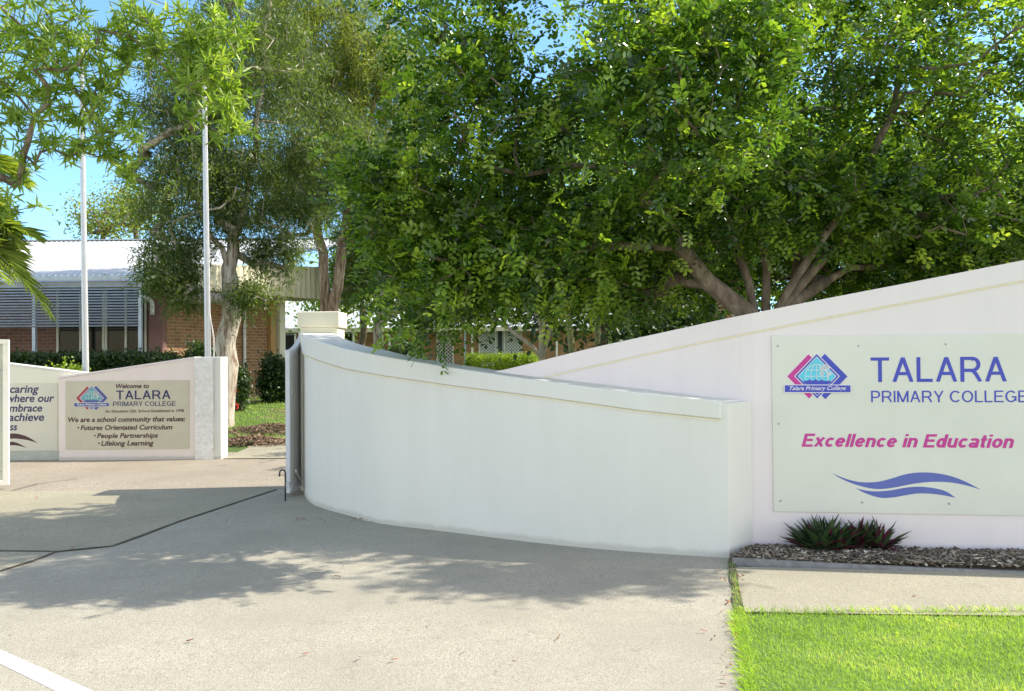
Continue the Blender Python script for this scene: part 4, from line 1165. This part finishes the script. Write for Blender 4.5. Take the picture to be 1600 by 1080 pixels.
# --- far trees
def far_tree(px, py, y, rx, rz, n, label, seed, mat, group="trees beyond the school buildings", L=.22, W=.05, per=34):
    rg = np.random.default_rng(seed); c = D(px, py, y); b = Vector((c.x, y, terrain(0, y)))
    blobs = []
    for k in range(6):
        a = rg.uniform(0, 6.28); blobs.append(((c.x + math.cos(a) * rx * .55, y + math.sin(a) * rx * .5, c.z + rg.uniform(-.55, .5) * rz), (rx * .5, rx * .5, rz * .45), n // 6))
    att, _ = blob_points(blobs, rg)
    top = Vector((c.x, y, c.z + rz * .2))
    tree("background_tree", b, label, "tree", [[tuple(b), tuple(b.lerp(top, .5) + Vector((.2, 0, 0))), tuple(top)]], att, .13, M["bark_grey"], rg, scatter(per, L, W, .45), mat, group, seg=.8)
far_tree(160, 352, 40, 1.5, 1.3, 60, "small olive tree showing above the pale roof beside the first flagpole", 41, M["leaf_mel_pale"], L=.2, W=.04)
far_tree(210, 335, 42, 1.7, 1.6, 90, "taller olive tree showing above the pale roof, next to the dark paperbark leaves", 42, M["leaf_mel_pale"], L=.2, W=.04)
far_tree(760, 330, 52, 5.5, 6.0, 190, "green tree standing beyond the screened windows of the classroom block", 43, M["leaf_lime"], L=.3, W=.08, per=40)
far_tree(960, 300, 30, 3.6, 4.0, 190, "light green tree filling the gaps left of the shade tree stems", 44, M["leaf_whorl"], L=.24, W=.06, per=40)
far_tree(1290, 330, 22, 3.2, 3.0, 240, "light green tree filling the gaps behind the shade tree stems", 45, M["leaf_whorl"], L=.2, W=.05, per=44)
far_tree(1560, 330, 20, 3.2, 3.2, 240, "bright green tree above the highest part of the sign wall", 46, M["leaf_whorl"], L=.2, W=.05, per=44)
far_tree(560, 450, 33, 2.2, 1.8, 110, "low leafy tree beyond the forked paperbark trunk", 47, M["leaf_whorl"], L=.2, W=.05, per=36)

far_tree(650, 425, 29, 2.4, 1.2, 130, "dark leafy tree between the forked paperbark and the screened door", 48, M["leaf_mel"], L=.2, W=.05, per=40)
far_tree(930, 425, 16, 1.5, .85, 110, "dense dark tree behind the three slender palms", 49, M["leaf_dark"], L=.15, W=.045, per=40)
far_tree(1090, 400, 13, 1.5, .9, 120, "dense dark tree behind the leaning stem of the shade tree", 50, M["leaf_dark"], L=.13, W=.04, per=40)
# --- overhanging tree at the top left, its trunk outside the picture
rg = np.random.default_rng(51)
ob = Vector((-5.6, 5.6, 0)); oy = 5.9
limbs = [[tuple(ob), (-5.5, 5.6, 1.6), (-5.2, 5.7, 3.2), dd(-120, -60, oy), dd(0, 12, oy), dd(60, 42, oy), dd(130, 28, oy)],
         [(-5.2, 5.7, 3.2), (-4.6, 5.8, 4.4), dd(80, -120, oy), dd(190, -20, oy), dd(255, 70, oy), dd(310, 112, oy)],
         [dd(0, 12, oy), dd(70, 70, oy), dd(118, 140, oy), dd(150, 200, oy)],
         [dd(-120, -60, oy), dd(-60, 80, oy - .1), dd(20, 140, oy), dd(60, 190, oy)],
         [dd(190, -20, oy), dd(290, 20, oy + .2), dd(370, 60, oy + .3)]]
blobs = [pb(90, 70, oy, .55, .4, .36, 92), pb(60, 180, oy, .42, .35, .38, 66), pb(175, 200, oy, .24, .25, .34, 40), pb(330, 130, oy, .30, .25, .40, 70), pb(250, 60, oy, .40, .3, .26, 54), pb(350, 40, oy, .22, .25, .26, 30),
         pb(10, 290, oy, .22, .25, .25, 18), pb(0, 30, oy, .5, .5, .4, 50), pb(150, -90, oy, 1.2, .6, .35, 70), pb(205, 265, oy, .10, .1, .08, 6), pb(380, 190, oy, .12, .1, .12, 9), pb(-150, 100, oy, .6, .6, .8, 60)]
att, _ = blob_points(blobs, rg, .1)
tree("overhanging_tree", ob, "near tree reaching in from the left above the flagpoles with bright lance shaped leaves", "tree", limbs, att, .10, M["bark_grey"], rg, whorls(17, .105, .0086), M["leaf_whorl"], seg=.16, tipr=.003, power=1.05, jit=.03)

# --- palms
def frond(P, T, base, az, el, length, rg, nl=44, ll=.34, w=.013, droop=1.0, out=None, stalk=None):
    d = np.array([math.cos(az) * math.cos(el), math.sin(az) * math.cos(el), math.sin(el)])
    side = unit(np.cross(d, np.array([0, 0, 1.0]))); pts = []
    for k in range(13):
        t = k / 12; pts.append(np.array(base) + d * length * t + np.array([0, 0, -1]) * droop * length * .55 * t * t)
    stalk.tube(pts, [.014 * (1 - .8 * k / 12) for k in range(13)], 5, cap=False)
    for k in range(nl):
        t = .16 + .84 * (k // 2) / (nl / 2 - 1); s = 1 if k % 2 else -1
        i = min(int(t * 12), 11); p = pts[i] + (pts[i + 1] - pts[i]) * (t * 12 - i); ax = unit(pts[i + 1] - pts[i])
        L = ll * (.35 + 1.0 * math.sin(math.pi * min(1, .12 + t * .85))) * rg.uniform(.85, 1.1)
        tp = unit(ax * .75 + side * s * .9 + np.array([0, 0, .28]) + rg.normal(size=3) * .08)
        out.append((p, tp, unit(np.cross(np.cross(tp, np.array([0, 0, 1.0])), tp)), L, w))
def palm(name, base, label, stems, nf, length, seed, group=None, ll=.34, w=.013, droop=1.0, cat="palm", stem_r=.05, nl=44, az=None):
    rg = np.random.default_rng(seed)
    root = empty(name, base, label, cat, group); st = MB(); out = []; rachis = MB()
    for s in stems:
        st.tube(s, [stem_r * (1 - .35 * i / max(1, len(s) - 1)) for i in range(len(s))], 10)
        for k in range(nf):
            a = (2.4 * k + rg.uniform(-.3, .3)) if az is None else rg.uniform(*az)
            frond(None, None, s[-1], a, rg.uniform(.25, 1.25), length * rg.uniform(.75, 1.1), rg, nl, ll, w, droop * rg.uniform(.7, 1.2), out, rachis)
    st.build("trunk", M["palm_stem"], root, smooth=True)
    rachis.build("frond_stalks", M["palm_stem"], root, smooth=True)
    p, t, n, L, W = map(np.array, zip(*out))
    V, F, k = leaf_geo(p, t, n, L, W, "lance", .35, .3)
    fast_mesh("crown", V, F, M["leaf_palm"], root, np.repeat(np.clip(rg.random(len(p)) * .7 + .15, 0, 1), k))
    return root
pv = Vector((-5.72, 8.1, 0))
palm("cane_palm", pv, "feathery cane palm reaching over the white gate from the left edge", [[pv, pv + Vector((.1, 0, 1.3)), pv + Vector((.22, 0, 3.25))], [pv + Vector((.15, .15, 0)), pv + Vector((.25, .1, 1.0)), pv + Vector((.34, .1, 2.45))], [pv + Vector((-.1, -.1, 0)), pv + Vector((.0, -.1, 1.6)), pv + Vector((.2, -.1, 2.85))]],
     13, 1.0, 63, None, .33, .0048, 1.5, stem_r=.04, nl=64, az=(-2.0, 2.0))
yy = 11.0
for (px, ptop, lean, lab, sd2, g) in ((885, 418, -20, "slender green palm leaning left behind the thin end of the sign wall", 71, 1), (932, 440, 6, "slender green palm standing upright between its two neighbours", 72, 1), (975, 425, 22, "slender green palm leaning towards the shade tree stems", 73, 1)):
    b = Vector((X(px - lean, yy), yy, 0)); tp = D(px + lean * .3, ptop, yy)
    palm("slender_palm", b, lab, [[b, b.lerp(tp, .5) + Vector((.03, 0, 0)), tp]] if g else [[b, b.lerp(tp, .6), tp]], 8, 1.05, sd2, "slender palms behind the sign wall", .26, .012, 1.3, stem_r=.055, nl=36)
    yy += .35

# --- small pale stemmed tree
rg = np.random.default_rng(81); y = 13.0
b = Vector((X(845, y), y, 0))
limbs = [[tuple(b), dd(847, 560, y), dd(842, 500, y), dd(828, 470, y), dd(815, 440, y)], [dd(848, 560, y), dd(852, 500, y), dd(860, 450, y)], [dd(846, 570, y), dd(830, 540, y - .2), dd(790, 510, y - .3), dd(740, 485, y - .3), dd(700, 480, y - .3)], [dd(846, 570, y), dd(858, 520, y + .2), dd(868, 470, y + .3)]]
att, _ = blob_points([pb(840, 440, y, .7, .6, .4, 60), pb(760, 475, y, .6, .5, .3, 34), pb(900, 430, y, .5, .5, .4, 40)], rg)
tree("pale_stemmed_tree", b, "small tree with thin pale stems beside the lime hedge", "tree", limbs, att, .05, M["bark_pale"], rg, compound(tuple(D(840, 470, y)), 4, 6, .09, .022, .2, .12), M["leaf_big"], seg=.3, tipr=.006, power=.35)

# --- hedges and shrubs
def hedge(name, x0, x1, ya, yb, z0, z1, label, cat, mat, n, seed, L=.05, W=.014, group=None, round_=False, per=26):
    """leafy skin all through a clipped or rounded volume, on short stems"""
    rg = np.random.default_rng(seed)
    c = np.array([(x0 + x1) / 2, (ya + yb) / 2, (z0 + z1) / 2]); h = np.array([(x1 - x0) / 2, (yb - ya) / 2, (z1 - z0) / 2])
    if round_:
        d = unit(rg.normal(size=(n, 3))); P = c + d * h * rg.uniform(.55, 1.0, (n, 1)) * (1 + .12 * rg.normal(size=(n, 1)))
    else:
        P = rg.uniform(-1, 1, (n, 3)); ax = rg.integers(0, 3, n); sg = rg.choice([-1, 1], n)
        deep = rg.random(n) < .7
        P[np.arange(n)[deep], ax[deep]] = (sg * rg.uniform(.86, 1.03, n))[deep]
        P = c + P * h
    P[:, 2] = np.maximum(P[:, 2], z0 + .03)
    root = empty(name, (c[0], c[1], z0), label, cat, group)
    m = MB()
    for k in range(max(3, int((x1 - x0) / .5))):
        x = x0 + (x1 - x0) * (k + .5) / max(3, int((x1 - x0) / .5))
        MB().tube([(x, c[1], z0 - .05), (x + rg.uniform(-.06, .06), c[1], z0 + (z1 - z0) * .6)], [.025, .012], 6).build("stem", M["bark_grey"], root)
    V, F, T = scatter(per, L, W, .07 if not round_ else .09)(P, rg)
    fast_mesh("foliage", V, F, mat, root, T)
    return root
hy = 19.2; hz_ = terrain(0, hy)
hedge("hedge", X(-60, hy), X(258, hy), hy, hy + .9, hz_, Z(130, 559, hy), "long dark green hedge under the school building windows", "hedge", M["leaf_dark"], 2300, 91, .075, .022)
hy = 27.0; hz_ = terrain(0, hy)
hedge("hedge", X(731, hy), X(836, hy), hy, hy + .8, hz_, Z(780, 558, hy), "clipped lime green hedge below the screened windows", "hedge", M["leaf_lime"], 900, 92, .06, .018)
def bush(px0, px1, py0, py1, y, label, mat, n, seed, **k):
    return hedge("shrub", X(px0, y), X(px1, y), y - (X(px1, y) - X(px0, y)) * .4, y + (X(px1, y) - X(px0, y)) * .4, max(0, Z((px0 + px1) / 2, py1, y)), Z((px0 + px1) / 2, py0, y), label, "shrub", mat, n, seed, round_=True, **k)
bush(286, 342, 537, 625, 18.5, "round dark shrub showing above the pebbled pier beside the flagpole", M["leaf_dark"], 260, 93, L=.08, W=.022)
bush(408, 452, 558, 632, 20.5, "dark upright shrub against the cream column by the gate", M["leaf_dark"], 260, 94, L=.09, W=.026)
bush(88, 126, 577, 640, wy + 1.6, "small bright lime shrub behind the low cream wall", M["leaf_lime"], 110, 95, L=.06, W=.02)
s_ = bush(358, 381, 572, 640, 18.8, "loose shrub with red flowers beside the papery trunk", M["leaf_dark"], 150, 96, L=.08, W=.024)
rg = np.random.default_rng(97); cN = np.array([X(369, 18.7), 18.45, .45])
P = cN + rg.normal(size=(14, 3)) * np.array([.12, .08, .28]); 
for p in P:
    Pn = p + rg.normal(size=(24, 3)) * .02
    V, F, k = leaf_geo(Pn, rg.normal(size=Pn.shape), rg.normal(size=Pn.shape), .03, .01, "quad")
    fast_mesh("flower", V, F, M["redflower"], s_, rg.random(len(F)))
bush(500, 570, 540, 620, 26, "leafy shrub behind the gate pillar near the classroom block", M["leaf_dark"], 200, 98, L=.1, W=.03)
bush(640, 690, 575, 620, 24, "small shrub peeping over the middle of the curved wall", M["leaf_lime"], 90, 99, L=.07, W=.02)
bush(596, 668, 536, 620, 21.5, "dark leafy shrub above the left half of the curved wall", M["leaf_dark"], 260, 100, L=.1, W=.03)
# low planting behind the sign wall
for i, (px, py, lab) in enumerate(((1010, 500, "leafy shrub behind the sign wall beside the slender palms"), (1080, 480, "leafy shrub behind the sign wall left of the shade tree stems"), (1340, 430, "leafy shrub behind the sign wall right of the shade tree stems"), (1480, 410, "leafy shrub behind the highest part of the sign wall"))):
    bush(px - 60, px + 60, py, 620, 10.6 + .3 * i, lab, M["leaf_dark" if i < 2 else "leaf_big"], 260, 101 + i, L=.1, W=.028)

# strap leaved plants in the mulch
def rosette(c, n, rg, lmin, lmax, purple):
    a = rg.uniform(0, 2 * math.pi, n); el = rg.uniform(.25, 1.45, n)
    tp = np.stack([np.cos(a) * np.cos(el), np.sin(a) * np.cos(el), np.sin(el)], 1)
    p = np.array(c) + rg.normal(size=(n, 3)) * np.array([.02, .02, 0]); nn = unit(np.stack([-np.cos(a) * np.sin(el), -np.sin(a) * np.sin(el), np.cos(el)], 1))
    t = np.where(rg.random(n) < purple, rg.uniform(.55, 1, n), rg.uniform(0, .48, n))
    V, F, k = leaf_geo(p, tp, nn, rg.uniform(lmin, lmax, n), .019, "strap", .55, .10)
    return V, F, np.repeat(t, k)
for (u0, u1, h, lab, pur, sd3) in ((1247, 1322, .27, "greener, taller clump of strap leaved plants in the mulch under the large sign", .10, 111), (1318, 1402, .23, "purple tinged, lower clump of strap leaved plants in the mulch under the large sign", .42, 112)):
    rg = np.random.default_rng(sd3); cx0, cx1 = G(u0 + 24, 869), G(u1 - 24, 868)
    root = empty("strap_leaf_plant", ((cx0 + cx1) / 2), lab, "plant")
    VV, FF, TT, nv = [], [], [], 0; crown = MB()
    for k in range(9):
        c = cx0.lerp(cx1, (k + .5) / 9) + Vector((rg.uniform(-.03, .03), rg.uniform(-.08, .07), .05)); hh = h * rg.uniform(.85, 1.1)
        V, F, T = rosette(c, 30, rg, hh * .55, hh, pur); VV.append(V); FF.append(F + nv); TT.append(T); nv += len(V)
        crown.tube([(c.x, c.y, 0), (c.x, c.y, .07)], [.02, .012], 7)
    fast_mesh("leaves", np.concatenate(VV), np.concatenate(FF), M["leaf_rhoeo"], root, np.concatenate(TT))
    crown.build("stem", M["leaf_dark"], root)

# ------------------------------------------------------------------ mulch bed, kerb, lawn, litter
f0, f1 = G(1146, 889), G(1600, 893)
fdir = sd
nB = 60
mb = MB(); vs = []; rg = np.random.default_rng(121)
w0 = q0 + Vector((-.33, 0, 0)) * 0
for j in range(9):
    for i in range(nB + 1):
        st = .02 - .23 * j / 8; s = st + 5.0 * i / nB
        a = q0 + sd * s; bfront = a + nrm * (.43 + .03 * math.sin(s * 2.3) + .05 * min(1, max(0, (s - .6) / 1.2)))
        p = a.lerp(bfront, j / 8)
        vs.append((p.x, p.y, .05 * math.sin(math.pi * (.25 + .6 * (1 - j / 8))) + rg.uniform(0, .012) + (.0 if j < 8 else -.03)))
mb.add(vs, [(j * (nB + 1) + i, j * (nB + 1) + i + 1, (j + 1) * (nB + 1) + i + 1, (j + 1) * (nB + 1) + i) for j in range(8) for i in range(nB)])
tag(mb.build("garden_bed", M["soil"], smooth=True), kind="structure")
def chips(name, n, fn, rg, lmin, lmax, mat, wk=.2, th=.004):
    P = fn(n); N = len(P)
    L = rg.uniform(lmin, lmax, N)[:, None]; W = L * rg.uniform(.14, .34, (N, 1)); Tn = np.full((N, 1), th)
    a = rg.uniform(0, 2 * math.pi, N); tl = rg.normal(size=N) * .28
    d = np.stack([np.cos(a) * np.cos(tl), np.sin(a) * np.cos(tl), np.sin(tl)], 1); s = unit(np.cross(d, np.array([0, 0, 1.0]) + rg.normal(size=(N, 3)) * .35)); u = np.cross(s, d)
    cs = []
    for k in (-1, 1):
        for j in (-1, 1):
            for i in (-1, 1): cs.append(P + d * L * .5 * i + s * W * .5 * j * (1 if i < 0 else .6) + u * Tn * .5 * k)
    V = np.stack(cs, 1).reshape(-1, 3)
    F = ((np.arange(N) * 8)[:, None, None] + np.array([[[0, 2, 3, 1], [4, 5, 7, 6], [0, 1, 5, 4], [2, 6, 7, 3], [0, 4, 6, 2], [1, 3, 7, 5]]])).reshape(-1, 4)
    t = np.repeat(rg.beta(1.6, 1.8, N), 6)
    return fast_mesh(name, V, F, mat, None, t)
def bedpts(n):
    t = rg.random(n); s = .03 - .23 * t + rg.random(n) * 3.4
    A = np.array([q0 + sd * float(x) for x in s]); w = .43 + .03 * np.sin(s * 2.3) + .05 * np.clip((s - .6) / 1.2, 0, 1)
    P = A + np.array(nrm) * (t * w)[:, None]
    P[:, 2] = .05 * np.sin(math.pi * (.25 + .6 * (1 - t))) + rg.uniform(.004, .022, n); return P
tag(chips("mulch", 6500, bedpts, rg, .02, .085, M["chips"], th=.006), "grey brown bark mulch along the foot of the sign wall", "mulch", kind="stuff")
mb = MB()
for i in range(60):
    s = -.21 + 5.0 * i / 60; s2_ = -.21 + 5.0 * (i + 1) / 60
    def kp(s): return q0 + sd * s + nrm * (.435 + .03 * math.sin(s * 2.3) + .05 * min(1, max(0, (s - .6) / 1.2)))
    def kz(s): return .018 + .03 * max(0, 1 - max(0, s) / 1.6)
    a, b = kp(s), kp(s2_); n_ = nrm * .03
    mb.add([(a.x, a.y, kz(s)), (b.x, b.y, kz(s2_)), (b.x + n_.x, b.y + n_.y, kz(s2_)), (a.x + n_.x, a.y + n_.y, kz(s)), (a.x + n_.x * 1.2, a.y + n_.y * 1.2, 0), (b.x + n_.x * 1.2, b.y + n_.y * 1.2, 0)], [(0, 1, 2, 3), (3, 2, 5, 4)])
tag(mb.build("kerb", M["edging"]), kind="structure")
# bark mounds by the school building
def mounds(n):
    P = []
    for (px, py, sx, sy, k) in ((395, 683, .75, .35, .35), (425, 652, .7, .5, .3), (395, 626, 1.1, .7, .35)):
        g = G(px, py, .12 if py > 660 else .32)
        m_ = int(n * k); q = rg.normal(size=(m_, 2)) * np.array([sx, sy]) * .55
        for a in q:
            x, y = g.x + a[0], g.y + a[1]; P.append((x, y, terrain(x, y) + .015 + .10 * math.exp(-((a[0] / sx) ** 2 + (a[1] / sy) ** 2) * 2) + rg.uniform(0, .02)))
    return np.array(P)
tag(chips("bark_mulch", 4200, mounds, rg, .04, .11, M["brownchips"]), "brown bark mulch on the lawn before the school building", "mulch", kind="stuff")
# near lawn
lx0 = EDGE[1]
def blades(name, n, fn, rg, hmin, hmax, w, label, mat):
    P, lean = fn(n); N = len(P)
    h = rg.uniform(hmin, hmax, N)[:, None]
    a = rg.uniform(0, 2 * math.pi, N); k = rg.uniform(.15, 1.1, N)
    d = np.stack([np.cos(a) * k, np.sin(a) * k, np.ones(N)], 1) + lean; d = unit(d)
    s = unit(np.cross(d, np.stack([np.cos(a), np.sin(a), np.zeros(N)], 1) + 1e-3)); s = np.where(np.isfinite(s), s, 1)
    V = np.stack([P - s * w, P + s * w, P + d * h * .6 + s * w * .7, P + d * h + np.array([0, 0, -.25]) * h * k[:, None] * .6], 1).reshape(-1, 3)
    F = (np.arange(N) * 4)[:, None] + np.array([[0, 1, 2, 3]])
    return tag(fast_mesh(name, V, F, mat, None, np.clip(rg.random(N) * .55 + .3 * rg.random(N) ** 4 + .17 + .13 * np.sin(P[:, 0] * 4.1 + 1.7 * np.sin(P[:, 1] * 5.3)) + .10 * np.sin(P[:, 1] * 13 + P[:, 0] * 9), 0, 1)), label, "grass", kind="stuff")
def lawn(n):
    y = lx0.y - .025 - rg.random(n) ** 1.0 * 2.6
    e = EDGE[1] + (EDGE[1] - EDGE[0]) * 0
    xl_ = EDGE[1].x + (y - EDGE[1].y) * (ed.x / ed.y)
    x = xl_ + rg.random(n) * (4.0 - xl_) * .999
    lean = np.zeros((n, 3)); wob = .025 * np.sin(x * 9) + .015 * np.sin(x * 23)
    y = y + np.clip(1 - (lx0.y - y) / .15, 0, 1) * wob
    edge_ = (x - xl_) < .06; lean[edge_] = np.array([-.7, 0, 0])
    y = y - (x - lx0.x) * .012
    return np.stack([x, y, np.full(n, .0)], 1), lean
rg = np.random.default_rng(131)
m = MB(); yn = lx0.y - 2.7
m.add([(lx0.x + .0, lx0.y - .005, .0025), (7, lx0.y - .06, .0025), (7, -3, .0025), (lx0.x + (-3 - lx0.y) * ed.x / ed.y, -3, .0025)], [(0, 1, 2, 3)])
tag(m.build("lawn", simple("turf", (.10, .17, .03), .95, var=.4, scale=60), None), kind="structure")
blades("grass", 120000, lawn, rg, .014, .038, .0014, "short bright green lawn in front of the pale footpath", M["blade"])
def fringe(n):
    t = rg.random(n); x = np.empty(n); y = np.empty(n)
    k = rg.random(n) < .55
    y[k] = lx0.y - t[k] * 1.6; x[k] = EDGE[1].x + (y[k] - EDGE[1].y) * ed.x / ed.y + rg.normal(size=k.sum()) * .02
    j = ~k; x[j] = lx0.x + t[j] * 3.2; y[j] = lx0.y - (x[j] - lx0.x) * .012 - .03 + np.abs(rg.normal(size=j.sum())) * .012
    lean = np.zeros((n, 3)); lean[k] = [-.6, .1, 0]; lean[j] = [0, .5, 0]
    return np.stack([x, y, np.full(n, .004)], 1), lean
blades("grass", 2600, fringe, rg, .03, .08, .0015, "longer grass blades straggling over the concrete edges", M["blade"])
def far_lawn(n):
    x = rg.uniform(-9.5, -2, n); y = rg.uniform(14, 24, n)
    return np.stack([x, y, np.array([terrain(a, b) - .004 for a, b in zip(x, y)])], 1), np.zeros((n, 3))
blades("grass", 22000, far_lawn, rg, .03, .07, .006, "patchy lawn by the school building", M["blade"])
def weeds(n):
    t = rg.random(n); a, b = np.array(EDGE[0]), np.array(EDGE[1]); P = a + (b - a) * t[:, None] ** .7 * 1.05 + rg.normal(size=(n, 3)) * np.array([.012, .02, 0]); P[:, 2] = .01
    return P, np.zeros((n, 3))
blades("weeds", 420, weeds, rg, .01, .04, .0016, "weeds growing in the joint between driveway and footpath", M["blade"])
def litpts(n):
    P = []
    for (px, py, sx, sy, k) in ((560, 812, 90, 6, .25), (150, 757, 10, 3, .04), (455, 772, 14, 4, .12), (1150, 930, 6, 40, .14), (600, 900, 500, 80, .25), (1140, 1000, 16, 60, .2)):
        for _ in range(int(n * k)):
            g = G(px + rg.normal() * sx, py + abs(rg.normal()) * sy * .7 if py == 812 else py + rg.normal() * sy); P.append((g.x, g.y, .016 + rg.uniform(0, .006)))
    return np.array(P)
tag(chips("leaf_litter", 150, litpts, rg, .012, .045, M["litter"], th=.0015), "dry red and brown leaves dropped on the concrete", "leaf litter", kind="stuff")
